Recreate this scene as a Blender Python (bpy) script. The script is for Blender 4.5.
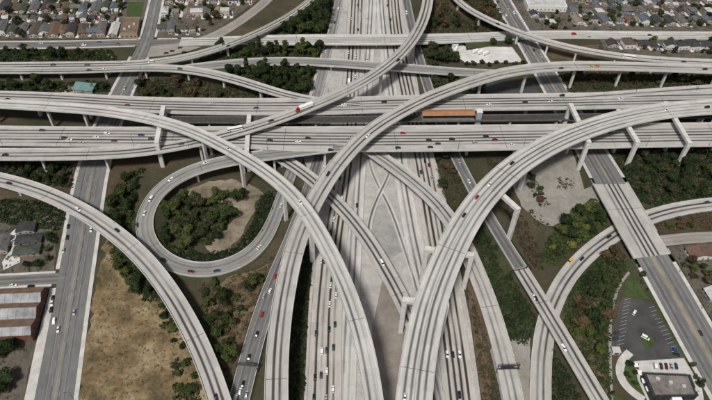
import bpy, math, random
import numpy as np
from mathutils import Matrix, Vector
random.seed(7); rng = np.random.default_rng(7)
scene = bpy.context.scene
for o in list(bpy.data.objects): bpy.data.objects.remove(o)

# ---------------------------------------------------------------- camera
CAM_H, FPX, PITCH, ROLL = 340.0, 620.0, 46.0, 2.0
cam = bpy.data.cameras.new('Camera'); camo = bpy.data.objects.new('Camera', cam)
scene.collection.objects.link(camo)
cam.sensor_width = 36.0; cam.lens = 36.0*FPX/712.0; cam.clip_start = 1.0; cam.clip_end = 6000.0
CAMR = Matrix.Rotation(math.radians(90-PITCH), 4, 'X') @ Matrix.Rotation(math.radians(ROLL), 4, 'Z')
camo.matrix_world = Matrix.Translation((0, 0, CAM_H)) @ CAMR
scene.camera = camo
# ---------------------------------------------------------------- sky, sun, exposure
SUN_EL, SUN_AZ = 56.0, 200.0          # azimuth clockwise from +Y: behind the camera, a little left
w = bpy.data.worlds.new('World'); scene.world = w; w.use_nodes = True
nt = w.node_tree; nt.nodes.clear()
sky = nt.nodes.new('ShaderNodeTexSky'); sky.sky_type = 'NISHITA'; sky.sun_disc = False
sky.sun_elevation = math.radians(SUN_EL); sky.sun_rotation = math.radians(SUN_AZ)
sky.air_density = 1.0; sky.dust_density = 4.0; sky.ozone_density = 1.0
hs = nt.nodes.new('ShaderNodeHueSaturation'); hs.inputs['Saturation'].default_value = 0.35
bg = nt.nodes.new('ShaderNodeBackground'); bg.inputs['Strength'].default_value = 0.058
wo = nt.nodes.new('ShaderNodeOutputWorld')
nt.links.new(sky.outputs[0], hs.inputs['Color']); nt.links.new(hs.outputs[0], bg.inputs[0]); nt.links.new(bg.outputs[0], wo.inputs[0])
sl = bpy.data.lights.new('Sun', 'SUN'); sl.energy = 3.5; sl.angle = math.radians(8); sl.color = (1.0, 0.965, 0.92)
so = bpy.data.objects.new('Sun', sl); scene.collection.objects.link(so)
_a, _e = math.radians(SUN_AZ), math.radians(SUN_EL)
_d = Vector((math.sin(_a)*math.cos(_e), math.cos(_a)*math.cos(_e), math.sin(_e)))
so.rotation_euler = _d.to_track_quat('Z', 'Y').to_euler()
scene.render.engine = 'CYCLES'
vs = scene.view_settings
vs.view_transform = 'Standard'; vs.look = 'None'; vs.gamma = 1.0; vs.exposure = 0.0; vs.use_curve_mapping = False

# ---------------------------------------------------------------- roads: world metres (x, y, z, width)

ROADS = {
 # ground freeway
 'sb': dict(k='g', lanes=4, mat='conc_freeway', dir=-1, z=.05, pts=[(-9.1,791.1,0,18),(-6.6,636.0,0,18),(-6.5,565.4,0,18),(-6.7,484.5,0,19),(-7.6,424.8,0,20),(-10.1,373.1,0,20),(-12.9,327.7,0,20),(-16.1,278.4,0,20),(-16.8,235.9,0,20),(-15.9,198.8,0,20),(-14.5,166.1,0,20),(-13.5,131.7,0,20)]),
 'hovs': dict(k='g', lanes=2, mat='conc_light', dir=-1, z=.03, pts=[(8.9,792.6,0,12),(8.9,637.1,0,12),(7.4,566.3,0,12),(5.4,485.2,0,12),(2.8,425.4,0,12),(0.9,373.6,0,12),(0.0,328.3,0,12),(-0.8,288.4,0,12),(-1.7,236.5,0,12),(-2.3,199.3,0,12),(-2.3,166.6,0,12),(-2.7,132.0,0,12)]),
 'hovn': dict(k='g', lanes=2, mat='conc_light', dir=1, z=.04, pts=[(17.9,793.3,0,12),(20.0,637.9,0,12),(22.9,567.3,0,12),(27.1,486.5,0,12),(31.6,427.0,0,12),(34.6,369.4,0,12),(38.2,330.2,0,12),(42.0,290.3,0,12),(46.8,254.9,0,12),(51.0,223.2,0,12),(53.4,191.2,0,12),(54.8,168.7,0,12),(56.1,134.1,0,12)]),
 'nb': dict(k='g', lanes=4, mat='conc_freeway', dir=1, z=.06, pts=[(30.7,794.4,0,17),(33.3,638.8,0,17),(35.8,568.1,0,17),(42.1,487.4,0,18),(48.8,421.1,0,18),(54.0,370.4,0,19),(56.6,331.1,0,19),(59.3,291.1,0,19),(61.8,255.6,0,19),(63.3,223.7,0,19),(64.4,198.5,0,19),(64.8,169.0,0,19),(66.0,134.4,0,19)]),
 # city streets
 't': dict(k='g', lanes=4, mat='asph', z=.035, walk=2.6, pts=[(-244.3,771.9,0,11),(-224.9,620.6,0,12),(-214.5,540.5,0,13),(-214.5,453.5,0,17),(-210.0,362.7,0,21),(-193.9,279.5,0,21),(-180.4,213.8,0,21),(-169.3,160.4,0,22),(-162.3,126.5,0,22)]),
 'w': dict(k='g', lanes=2, mat='asph', z=.02, walk=1.6, pts=[(-439.3,516.9,0,11),(-353.9,522.4,0,11),(-287.0,527.4,0,11),(-218.2,535.6,0,11),(-176.2,539.3,0,11)]),
 'v': dict(k='g', lanes=2, mat='asph', z=.02, walk=1.8, pts=[(-272.9,237.9,0,9),(-234.7,241.5,0,9),(-209.3,244.7,0,9),(-192.5,246.3,0,9)]),
 'apron': dict(k='g', lanes=2, mat='dust', z=.03, pts=[(-215.7,518.7,0,20),(-192.0,522.0,0,20),(-169.3,530.6,0,18),(-150.9,548.3,0,14),(-131.2,576.7,0,12),(-114.5,606.7,0,12),(-98.8,647.6,0,12),(-68.0,757.3,0,12)]),
 's1': dict(k='g', lanes=4, mat='asph', z=.03, walk=2.6, pts=[(135.7,803.0,0,15),(155.6,647.4,0,16),(165.5,582.5,0,16),(175.1,525.6,0,18),(187.7,442.5,0.2,21),(196.3,381.5,2,23),(198.7,350.5,5,24)]),
 's2': dict(k='b', lanes=4, mat='conc', cols=0, pts=[(198.3,351.7,4.9,28),(202.1,316.6,6.3,28),(204.8,295.9,6.6,28),(208.7,278.8,5.2,28)]),
 's3': dict(k='g', lanes=5, mat='asph', z=.03, walk=2.6, pts=[(208.3,279.7,5.2,24),(213.1,261.6,3,24),(218.6,231.1,0.7,24),(223.2,202.5,0.1,24),(227.8,175.1,0,24),(233.2,140.2,0,24)]),
 'u': dict(k='g', lanes=2, mat='dust', z=.05, pts=[(219.9,293.6,4.6,10),(239.5,299.6,2,10),(262.1,303.5,0.3,10),(313.6,306.6,0,10)]),
 # bridges and ramps
 'westbound': dict(k='b', lanes=4, mat='conc', dir=-1, cols=42, pts=[(-378.1,416.4,17,15),(-302.7,417.3,17,16),(-243.4,416.6,17,18),(-182.1,413.9,17,20),(-63.4,417.9,17,22),(57.0,429.6,17,22),(180.8,439.5,17,22),(244.9,445.3,17,23),(310.1,451.3,17,24),(381.4,456.8,17,24)]),
 'offramp': dict(k='b', lanes=1, mat='conc', dir=-1, cols=50, pts=[(188.1,445.6,17.06,7),(229.3,452.4,17.06,7.5),(266.7,459.0,17.06,8),(316.0,467.1,17.06,8),(390.2,476.1,17.06,8)]),
 'eastbound': dict(k='b', lanes=5, mat='conc', dir=1, cols=42, pts=[(-351.5,365.8,17,23),(-281.9,368.3,17,23),(-171.3,373.1,17,23),(-102.1,376.8,17,25),(-46.3,377.3,17,29),(54.5,383.4,17,31),(170.7,392.1,17,30),(291.4,401.2,17,29),(357.9,406.0,17,29)]),
 'rail': dict(k='b', lanes=0, mat='ballast', cols=42, pts=[(-187.8,396.8,15.5,8),(-61.8,402.4,15.5,8),(56.2,411.0,15.5,8),(176.9,419.7,15.5,8),(302.6,429.5,15.5,8),(372.0,434.7,15.5,8)]),
 'd': dict(k='b', lanes=2, mat='conc', cols=44, pts=[(78.7,751.7,20,11),(67.7,600.1,22,11),(62.7,566.3,22.5,11),(54.2,534.7,23,11),(43.5,505.9,24,11),(30.0,481.1,24.5,11),(8.5,452.0,25.5,11),(-12.5,429.7,26,11),(-29.4,416.2,26,11),(-60.4,393.8,25,11),(-90.0,379.5,22.5,11),(-112.6,371.1,20.3,11),(-137.2,363.6,18.4,12),(-166.8,356.4,17.2,13),(-191.9,352.3,17.06,13),(-235.3,348.9,17.06,13),(-272.8,346.9,17.06,13),(-339.4,342.9,17.06,13)]),
 'b': dict(k='b', lanes=2, mat='conc_light', cols=46, pts=[(-372.4,406.5,18,11),(-296.2,404.8,20,11),(-252.8,400.6,22,11),(-209.5,395.2,24.5,11),(-172.4,385.7,27,11),(-137.1,372.1,29.5,11),(-107.9,354.1,31.5,11),(-79.8,333.2,33,11),(-50.6,307.1,34.5,11),(-34.1,284.5,35,11),(-20.4,258.6,35,11),(-8.2,231.8,35,10.5),(-0.9,212.2,35,10.5),(5.4,192.2,34.5,10.5),(9.7,173.7,34,10.5),(13.1,151.0,33,10.5),(16.3,120.3,32,10.5)]),
 'c': dict(k='b', lanes=2, mat='conc', cols=46, pts=[(400.0,497.3,17,13),(325.1,493.8,19,13),(256.4,489.9,21.5,13),(188.2,483.6,24,13),(148.3,474.5,25.3,13),(119.6,462.8,26.3,13),(85.7,442.0,27.5,13),(58.9,424.1,28,13),(38.3,406.6,28,13),(10.7,380.2,27.5,13),(-12.3,343.8,26.5,13),(-27.1,308.3,25.5,13),(-38.4,267.6,24.5,13),(-41.6,233.6,23.5,13),(-42.9,204.7,22.5,13),(-42.1,178.7,21.5,13),(-39.7,155.1,20.5,13),(-35.7,123.5,19,13)]),
 'e': dict(k='b', lanes=4, mat='conc_light', cols=48, median=1, pts=[(371.1,440.2,22,19),(298.8,429.3,24,19),(258.7,420.4,26,19),(209.9,401.3,29,19),(162.9,374.5,32,19),(122.1,342.0,34.5,19),(89.9,304.2,36.5,19),(72.4,275.4,37.5,19),(58.0,244.1,38,19),(48.3,219.4,38,19),(41.8,196.8,38,19),(36.8,172.7,37.5,19),(33.2,149.7,37,19),(30.7,119.2,36,19)]),
 'a': dict(k='b', lanes=2, mat='conc', cols=36, pts=[(-339.4,337.2,11,12.5),(-266.6,326.6,11,12.5),(-216.6,308.7,11.5,12.5),(-182.9,289.7,11.5,12.5),(-158.9,272.3,11.5,12.5),(-141.2,257.3,11.5,12.5),(-120.3,234.4,11.5,12.5),(-101.6,209.8,11,12.5),(-85.6,184.6,10.5,12.5),(-72.3,159.1,10,12.5),(-58.2,126.4,9.5,12.5)]),
 'f': dict(k='b', lanes=2, mat='asph_light', cols=34, fill=7, wide=2.2, pts=[(-6.2,369.7,17.06,7),(-25.7,366.3,17.05,9),(-52.7,361.3,16.6,11.5),(-84.8,355.6,15,12),(-113.4,349.1,12.8,12),(-133.5,340.4,10.5,12),(-147.6,327.7,8.4,12),(-153.4,310.5,6.5,12),(-154.5,294.0,5,12),(-148.1,277.3,4,12),(-134.9,262.9,3.2,12),(-118.6,253.8,2.6,12),(-102.0,252.0,2.2,12),(-87.9,255.7,1.8,12),(-74.9,264.0,1.4,12),(-67.1,272.6,1,12),(-62.4,285.0,0.7,11),(-59.0,304.6,0.4,10),(-56.9,325.3,0.25,9),(-53.6,345.1,0.2,9),(-48.9,370.8,0.2,9),(-44.7,409.0,0.2,9),(-40.4,444.0,0.2,8.5),(-37.6,469.7,0.2,8.5),(-34.9,515.8,0.2,8.5),(-30.5,563.5,0.2,8),(-26.5,634.2,0.2,8),(-22.1,760.5,0.2,8)]),
 'g': dict(k='b', lanes=2, mat='asph_mid', cols=0, fill=9, pts=[(-65.9,134.8,1.2,12),(-62.8,167.4,1.2,12),(-61.4,189.5,1.2,12),(-59.2,209.1,1.2,12),(-56.3,231.2,1,12),(-52.3,252.6,0.8,12),(-46.6,276.6,0.6,11),(-41.4,305.5,0.4,10),(-35.9,339.2,0.3,10),(-31.9,371.6,0.25,9),(-28.5,409.9,0.2,8),(-25.7,452.2,0.2,7)]),
 'h': dict(k='b', lanes=2, mat='conc', cols=38, fill=4, wall=1, pts=[(-97.8,392.6,6,10.5),(-70.2,371.2,7.5,10.5),(-48.7,355.6,8.2,10.5),(-31.8,338.5,8.8,10.5),(-17.9,320.8,9,10.5),(-3.9,303.3,9,10.5),(8.6,283.0,9,10.5),(20.4,259.2,8.5,10.5),(28.9,240.1,8,10.5),(36.2,222.5,7,10.5),(42.6,205.1,5,10),(48.5,186.3,2.6,9),(51.9,171.2,1,8),(54.7,144.9,0.3,7)]),
 'i': dict(k='b', lanes=2, mat='conc', cols=38, fill=4, wall=1, pts=[(-15.4,402.3,7,12),(1.6,385.7,7.8,12),(14.7,372.1,8.5,12),(28.1,358.7,9,12),(41.7,343.6,9.5,12),(56.0,326.0,9.5,12),(69.2,303.4,9.5,12),(76.0,283.3,9,12),(81.6,262.2,8,12),(86.9,241.3,6.5,12),(91.0,220.1,5,12),(94.1,194.5,3,12),(96.1,169.6,1.2,12),(96.5,135.3,0.5,12)]),
 'j': dict(k='b', lanes=2, mat='asph_mid', cols=0, fill=7, pts=[(39.7,794.7,0.2,9),(47.7,639.5,0.2,9),(52.8,568.9,0.2,9),(60.4,496.3,0.2,9),(70.8,426.2,0.2,9),(80.8,381.1,0.3,9),(88.9,348.4,0.6,9),(97.7,318.2,1.4,9),(106.0,289.4,3.4,9),(113.6,263.7,5.75,9.5)]),
 'j2': dict(k='b', lanes=2, mat='conc', cols=34, fill=2, pts=[(114.0,262.3,5.9,10),(122.0,236.6,7.4,10),(128.4,216.9,7.8,10),(136.3,192.4,7.2,10),(143.3,171.2,6.6,10),(154.3,137.8,6,10)]),
 'k': dict(k='b', lanes=2, mat='conc', cols=0, fill=3, pts=[(331.0,345.3,0.2,12.5),(274.8,337.2,0.2,12.5),(250.7,332.3,0.2,12.5),(226.6,323.9,0.2,12.5),(202.9,312.1,0.2,12.5),(181.1,296.5,0.2,12.5),(164.7,282.3,0.2,12.5),(148.2,265.1,0.2,12.5),(136.5,247.8,0.2,12.5),(126.9,229.2,0.2,12.5),(120.2,210.4,0.2,12.5),(115.3,190.1,0.2,12.5),(111.7,170.7,0.2,12.5),(106.0,135.7,0.2,12.5)]),
 'l': dict(k='b', lanes=2, mat='conc', cols=38, pts=[(-16.3,771.9,8,8.5),(-54.7,615.8,9,8.5),(-67.5,590.5,9.6,8.5),(-79.9,570.4,10.2,8.5),(-101.0,544.6,11,8.5),(-122.3,522.8,11.2,8.5),(-147.7,504.1,11,8.5),(-173.3,491.5,10.5,8.5),(-202.3,484.2,10,8.5),(-240.2,480.6,9.5,8.5),(-285.4,477.8,9.2,8.5),(-330.1,474.6,9,8.5),(-409.8,469.3,9,8.5)]),
 'm': dict(k='b', lanes=2, mat='conc', cols=38, pts=[(-405.9,461.9,9.06,9),(-326.9,467.0,9.06,9),(-282.4,469.7,9.26,9),(-237.8,473.0,9.56,9),(-200.6,477.7,10.06,9),(-173.1,478.4,10.5,10),(-144.5,473.5,11.2,10.5),(-120.9,464.9,12.2,10.5),(-97.5,453.6,13.6,10.5),(-73.6,439.8,15.5,10),(-51.0,430.0,16.8,9),(-25.0,425.5,17.07,8),(0.6,424.9,17.07,6)]),
 'n': dict(k='b', lanes=3, mat='conc_light', cols=24, fill=5.5, pts=[(-180.9,538.5,0.3,13),(-131.2,540.8,2,14),(-92.8,539.3,5.2,17),(-31.3,540.1,7.5,18),(38.2,544.6,7.5,18),(78.6,550.2,6.8,17),(120.2,559.7,4.4,15),(155.0,570.1,1.2,15),(206.3,577.4,0.2,14),(269.6,580.3,0.15,14),(367.7,585.7,0.15,14),(463.2,591.9,0.15,14)]),
 'o': dict(k='b', lanes=2, mat='asph_light', cols=24, fill=5.5, pts=[(-183.9,488.3,0.6,9),(-157.7,491.3,3,10),(-132.6,494.8,5,11),(-107.4,497.6,6.6,12),(-52.8,500.5,7.8,12),(-0.7,497.6,8,12),(52.0,494.2,8,12),(79.4,493.9,6.6,12),(108.5,497.6,3.6,11),(131.6,502.5,0.6,10)]),
 'q': dict(k='b', lanes=1, mat='conc', cols=36, pts=[(66.5,778.7,8,8),(101.0,626.7,9,8),(111.6,604.2,10,8),(129.1,584.1,11,8),(146.2,566.8,12,8),(164.1,552.9,12.5,8),(182.8,541.3,13,8),(201.3,531.8,13.5,8),(228.1,522.6,14.3,8),(255.6,515.2,15.2,8),(292.9,510.9,16.2,8),(331.6,508.7,17,8),(404.6,508.4,18,8)]),
 'ya': dict(k='g', lanes=1, mat='conc_light', z=.09, rail=1, pts=[(8.5,380.1,0,4.6),(9.5,364.5,0,4.6),(12.4,350.8,0,4.6),(18.3,340.0,0,4.6),(24.4,329.0,0,4.6),(29.4,311.2,0,4.6),(34.0,288.1,0,4.6),(39.6,263.1,0,4.6),(44.6,238.5,0,4.6)]),
 'yb': dict(k='g', lanes=1, mat='conc_light', z=.12, rail=1, pts=[(29.0,375.1,0,4.6),(26.7,358.4,0,4.6),(23.8,346.9,0,4.6),(17.5,336.2,0,4.6),(11.9,323.6,0,4.6),(9.4,306.2,0,4.6),(9.0,284.1,0,4.6)]),
}
def catmull(P, step):
    P = np.array(P, float); P = np.vstack([2*P[0]-P[1], P, 2*P[-1]-P[-2]]); out = []
    for i in range(1, len(P)-2):
        p0, p1, p2, p3 = P[i-1], P[i], P[i+1], P[i+2]
        n = max(2, int(np.hypot(*(p2-p1)[:2])/1.5))
        d0, d1, d2 = [max(1e-3, np.hypot(*(b-a)[:2]))**.5 for a, b in ((p0,p1),(p1,p2),(p2,p3))]
        m1 = (p2-p1) + d1*((p1-p0)/d0-(p2-p0)/(d0+d1)); m2 = (p2-p1) + d1*((p3-p2)/d2-(p3-p1)/(d1+d2))
        t = np.linspace(0, 1, n, endpoint=False)[:, None]
        out.append((2*t**3-3*t**2+1)*p1+(t**3-2*t**2+t)*m1+(-2*t**3+3*t**2)*p2+(t**3-t**2)*m2)
    out.append(P[-2][None]); Q = np.vstack(out)
    for rep in range(2):
        s = np.r_[0, np.cumsum(np.hypot(np.diff(Q[:,0]), np.diff(Q[:,1])))]
        n = max(4, int(s[-1]/step)); ss = np.linspace(0, s[-1], n+1)
        Q = np.stack([np.interp(ss, s, Q[:,k]) for k in range(4)], 1)
        if rep == 0:
            for it in range(40):
                Q[1:-1] = .5*Q[1:-1]+.25*(Q[:-2]+Q[2:])
    return Q, ss
PATH = {}
for nm, r in ROADS.items():
    q, s = catmull(r['pts'], 4.0)
    q[:, 2] += r.get('z', 0.0)
    t = np.gradient(q[:, :2], axis=0); t /= np.hypot(t[:,0], t[:,1])[:, None]
    PATH[nm] = dict(p=q[:, :3], w=q[:, 3], t=t, n=np.stack([-t[:,1], t[:,0]], 1), s=s, dir=r.get('dir', 1))

ALLNM = list(PATH)
AP = np.vstack([PATH[k]['p'] for k in ALLNM]); AW = np.concatenate([PATH[k]['w'] for k in ALLNM])
AI = np.concatenate([np.full(len(PATH[k]['p']), i) for i, k in enumerate(ALLNM)])
def road_hits(xy, extra=0.0):
    """boolean matrix rows (points) x road samples that lie over/under the point"""
    xy = np.atleast_2d(xy)
    d2 = (xy[:, None, 0]-AP[None, :, 0])**2+(xy[:, None, 1]-AP[None, :, 1])**2
    return d2 < (AW[None, :]/2+extra)**2+3.0
def near_roads(xy, extra, zmax):
    res = []
    m = AP[:, 2] < zmax; P2 = AP[m]; W2 = AW[m]
    for i in range(0, len(xy), 1500):
        c = xy[i:i+1500]
        d2 = (c[:, None, 0]-P2[None, :, 0])**2+(c[:, None, 1]-P2[None, :, 1])**2
        res.append((d2 < (W2[None, :]/2+extra)**2+2.0).any(1))
    return np.concatenate(res) if res else np.zeros(0, bool)
def img_x(x, y, z=0):
    p = CAMR.to_3x3().transposed() @ Vector((x, y, z-CAM_H)); return p.x/-p.z
def img_y(x, y, z=0):
    p = CAMR.to_3x3().transposed() @ Vector((x, y, z-CAM_H)); return p.y/p.z

# ---------------------------------------------------------------- materials
MATS = {}
def newmat(name):
    m = bpy.data.materials.new(name); m.use_nodes = True; n = m.node_tree.nodes; n.clear()
    o = n.new('ShaderNodeOutputMaterial'); b = n.new('ShaderNodeBsdfPrincipled')
    m.node_tree.links.new(b.outputs[0], o.inputs[0]); MATS[name] = m
    return m, m.node_tree, b
def mth(t, op, a, b=None, c=None):
    n = t.nodes.new('ShaderNodeMath'); n.operation = op
    for i, v in enumerate((a, b, c)):
        if v is None: continue
        if hasattr(v, 'links'): t.links.new(v, n.inputs[i])
        else: n.inputs[i].default_value = v
    return n.outputs[0]
def mix(t, f, a, b, typ='MIX'):
    n = t.nodes.new('ShaderNodeMix'); n.data_type = 'RGBA'; n.blend_type = typ
    for s, v in ((n.inputs[0], f), (n.inputs[6], a), (n.inputs[7], b)):
        if hasattr(v, 'links'): t.links.new(v, s)
        else: s.default_value = v if not isinstance(v, tuple) else (*v, 1)[:4]
    return n.outputs[2]
def noise(t, vec, scale, detail=3, rough=.55):
    n = t.nodes.new('ShaderNodeTexNoise'); n.inputs['Scale'].default_value = scale
    n.inputs['Detail'].default_value = detail; n.inputs['Roughness'].default_value = rough
    if vec is not None: t.links.new(vec, n.inputs['Vector'])
    return n.outputs['Fac']
def ramp(t, f, stops):
    n = t.nodes.new('ShaderNodeValToRGB'); e = n.color_ramp.elements
    while len(e) < len(stops): e.new(.5)
    for el, (p, c) in zip(e, stops):
        el.position = p; el.color = (*c, 1) if len(c) == 3 else c
    t.links.new(f, n.inputs[0]); return n.outputs[0]
def sstep(t, x, a, b):
    n = t.nodes.new('ShaderNodeMapRange'); n.interpolation_type = 'SMOOTHSTEP'
    t.links.new(x, n.inputs[0]); n.inputs[1].default_value = a; n.inputs[2].default_value = b
    n.inputs[3].default_value = 0; n.inputs[4].default_value = 1
    return n.outputs[0]
def geo_pos(t): return t.nodes.new('ShaderNodeNewGeometry').outputs['Position']
def comb(t, x, y, z=0.0):
    n = t.nodes.new('ShaderNodeCombineXYZ')
    for i, v in enumerate((x, y, z)):
        if hasattr(v, 'links'): t.links.new(v, n.inputs[i])
        else: n.inputs[i].default_value = v
    return n.outputs[0]

def road_mat(name, base, wear, strength, shoulder=1.0, slab=.08, rough=.85):
    """base concrete or asphalt; oil and tyre wear down the middle of each lane (UV.x counts lanes)"""
    m, t, b = newmat(name)
    uv = t.nodes.new('ShaderNodeUVMap'); uv.uv_map = 'lane'
    sx = t.nodes.new('ShaderNodeSeparateXYZ'); t.links.new(uv.outputs[0], sx.inputs[0])
    lm = t.nodes.new('ShaderNodeUVMap'); lm.uv_map = 'limit'
    sl2 = t.nodes.new('ShaderNodeSeparateXYZ'); t.links.new(lm.outputs[0], sl2.inputs[0])
    u, v = sx.outputs[0], sx.outputs[1]
    wob = noise(t, comb(t, mth(t, 'MULTIPLY', v, .02), 0.0), 1.0, 2)
    uw = mth(t, 'ADD', u, mth(t, 'MULTIPLY', mth(t, 'SUBTRACT', wob, .5), .25))
    fr = mth(t, 'ABSOLUTE', mth(t, 'SUBTRACT', mth(t, 'FRACT', uw), .5))
    st = mth(t, 'SUBTRACT', 1.0, sstep(t, fr, .02, .36))
    inl = mth(t, 'MULTIPLY', sstep(t, u, 0.0, .12), mth(t, 'SUBTRACT', 1.0, sstep(t, mth(t, 'SUBTRACT', u, sl2.outputs[0]), -.12, 0.0)))
    st = mth(t, 'MULTIPLY', st, inl)
    lanevar = noise(t, comb(t, mth(t, 'FLOOR', u), mth(t, 'MULTIPLY', v, .0025), sl2.outputs[1]), 2.3, 3)
    streak = noise(t, comb(t, mth(t, 'MULTIPLY', u, 5.0), mth(t, 'MULTIPLY', v, .004), sl2.outputs[1]), 1.0, 4, .75)
    patch = noise(t, comb(t, mth(t, 'MULTIPLY', u, .9), mth(t, 'MULTIPLY', v, .03), sl2.outputs[1]), 1.0, 4, .65)
    st = mth(t, 'MULTIPLY', st, mth(t, 'MULTIPLY', sstep(t, lanevar, .18, .70), strength))
    st = mth(t, 'MULTIPLY', st, mth(t, 'ADD', .35, mth(t, 'MULTIPLY', patch, 1.15)))
    st = mth(t, 'MINIMUM', 1.0, mth(t, 'ADD', st, mth(t, 'MULTIPLY', mth(t, 'MULTIPLY', sstep(t, streak, .50, .78), .5), inl)))
    pos = geo_pos(t)
    big = noise(t, pos, .035, 4, .6); fine = noise(t, comb(t, mth(t, 'MULTIPLY', u, 2.5), mth(t, 'MULTIPLY', v, .10)), 1.2, 5, .7)
    wn = t.nodes.new('ShaderNodeTexWhiteNoise'); wn.noise_dimensions = '2D'
    t.links.new(comb(t, mth(t, 'FLOOR', u), mth(t, 'FLOOR', mth(t, 'MULTIPLY', v, .11))), wn.inputs['Vector'])
    g = mth(t, 'ADD', mth(t, 'MULTIPLY', mth(t, 'SUBTRACT', big, .5), .42), mth(t, 'MULTIPLY', mth(t, 'SUBTRACT', fine, .5), .55))
    g = mth(t, 'ADD', g, mth(t, 'MULTIPLY', mth(t, 'SUBTRACT', wn.outputs['Value'], .5), slab*2))
    val = mth(t, 'ADD', 1.0, g)
    col = mix(t, st, base, wear)
    col = mix(t, 1.0, col, comb(t, val, val, val), 'MULTIPLY')
    # transverse tar joints here and there
    jn = mth(t, 'LESS_THAN', mth(t, 'FRACT', mth(t, 'MULTIPLY', v, 1/14.0)), .018)
    col = mix(t, mth(t, 'MULTIPLY', jn, .16), col, (.06, .06, .06))
    t.links.new(col, b.inputs['Base Color']); b.inputs['Roughness'].default_value = rough
    b.inputs['Specular IOR Level'].default_value = .25
    return m
road_mat('conc', (.385, .372, .35), (.06, .055, .052), 1.55)
road_mat('conc_freeway', (.41, .39, .36), (.04, .033, .03), 1.7)
road_mat('conc_light', (.47, .46, .44), (.11, .105, .10), 1.25)
road_mat('asph', (.15, .148, .145), (.07, .07, .07), .85)
road_mat('asph_mid', (.15, .148, .145), (.055, .055, .056), .9)
road_mat('asph_light', (.23, .225, .215), (.10, .098, .095), .9)
road_mat('dust', (.27, .25, .225), (.15, .145, .135), .6)

def surf(name, c1, c2, scale=.1, rough=.85, detail=5, c3=None, spec=.3, metal=0.0, lo=.35, hi=.65):
    m, t, b = newmat(name)
    f = noise(t, geo_pos(t), scale, detail, .62 if detail < 7 else .74)
    st = [(lo, c1), (hi, c2)]
    if c3: st = [(lo, c1), (.5, c2), (hi, c3)]
    c = ramp(t, f, st)
    f2 = noise(t, geo_pos(t), scale*9+.6, 3, .6)
    f3 = noise(t, geo_pos(t), .30, 6, .8)
    am = .9 if detail > 6 else .0
    v = mth(t, 'ADD', .72-am/2, mth(t, 'ADD', mth(t, 'MULTIPLY', f2, .56), mth(t, 'MULTIPLY', f3, am)))
    t.links.new(mix(t, 1.0, c, comb(t, v, v, v), 'MULTIPLY'), b.inputs['Base Color'])
    b.inputs['Roughness'].default_value = rough; b.inputs['Specular IOR Level'].default_value = spec
    b.inputs['Metallic'].default_value = metal
    return m
surf('concrete', (.42,.41,.39), (.56,.55,.525), .12)
surf('column_concrete', (.46,.45,.43), (.60,.585,.555), .3)
surf('apron_concrete', (.30,.29,.275), (.44,.425,.40), .05, detail=7)
surf('plaza_concrete', (.22,.215,.21), (.36,.35,.335), .05, detail=7)
surf('pit_earth', (.17,.15,.13), (.27,.245,.215), .06)
surf('ballast', (.035,.032,.03), (.07,.062,.055), .4)
surf('steel', (.10,.10,.10), (.17,.17,.17), .5, .5, metal=.6)
surf('dark_steel', (.02,.02,.022), (.045,.045,.05), .5, .5)
surf('ground_mix', (.026,.030,.015), (.052,.047,.027), .02, c3=(.11,.085,.052), detail=8, lo=.32, hi=.78)
surf('town_ground', (.05,.042,.03), (.115,.10,.082), .05, c3=(.035,.042,.024), detail=8)
surf('dry_grass', (.055,.046,.024), (.17,.122,.062), .05, c3=(.31,.245,.15), detail=12, lo=.36, hi=.64)
surf('asph_pale', (.14,.138,.133), (.21,.205,.195), .08)
surf('median_soil', (.17,.15,.12), (.26,.23,.185), .08)
surf('bare_dirt', (.19,.15,.105), (.33,.275,.205), .05, c3=(.40,.345,.27), detail=8)
surf('loop_earth', (.085,.07,.045), (.20,.165,.12), .05, c3=(.30,.26,.20), detail=10)
surf('wedge_earth', (.045,.038,.02), (.11,.08,.045), .05, c3=(.19,.145,.09), detail=10)
surf('red_dirt', (.075,.052,.033), (.135,.095,.062), .06, detail=8)
surf('gravel_lot', (.20,.185,.16), (.29,.275,.25), .06, detail=8)
surf('roof_tar', (.10,.09,.08), (.22,.205,.185), .15)
surf('bank_green', (.022,.026,.012), (.042,.048,.021), .04, c3=(.085,.068,.038), detail=8, lo=.3, hi=.75)
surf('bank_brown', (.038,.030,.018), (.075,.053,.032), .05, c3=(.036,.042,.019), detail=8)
surf('lawn', (.032,.055,.016), (.06,.082,.026), .15, detail=8)
surf('parking_asphalt', (.042,.042,.044), (.075,.074,.073), .08)
surf('white_pavement', (.42,.41,.39), (.60,.585,.56), .06)
surf('sidewalk_concrete', (.40,.39,.365), (.54,.525,.50), .15)
surf('brick', (.12,.055,.04), (.19,.09,.065), .6)
surf('skylight_grey', (.17,.175,.18), (.36,.37,.38), .12)
surf('dark_concrete', (.10,.095,.09), (.17,.16,.15), .2)
surf('roof_brown', (.12,.08,.055), (.19,.135,.095), .25)
surf('teal_roof', (.10,.19,.18), (.16,.26,.25), .2)
surf('roof_pale', (.36,.36,.36), (.50,.50,.50), .2)
surf('orange_roof', (.27,.125,.062), (.36,.175,.095), .2)
surf('bark', (.05,.036,.025), (.09,.07,.05), 1.0)
def plain(name, c, rough=.5, metal=0.0, var=.12, coat=0.0):
    m, t, b = newmat(name)
    f = noise(t, geo_pos(t), .8, 3)
    v = mth(t, 'ADD', 1-var/2, mth(t, 'MULTIPLY', f, var))
    t.links.new(mix(t, 1.0, c, comb(t, v, v, v), 'MULTIPLY'), b.inputs['Base Color'])
    b.inputs['Roughness'].default_value = rough; b.inputs['Metallic'].default_value = metal
    if coat: b.inputs['Coat Weight'].default_value = coat
    return m
plain('paint_white', (.78,.78,.76), .6); plain('paint_worn', (.36,.36,.35), .7); plain('paint_yellow', (.36,.29,.14), .7)
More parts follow.
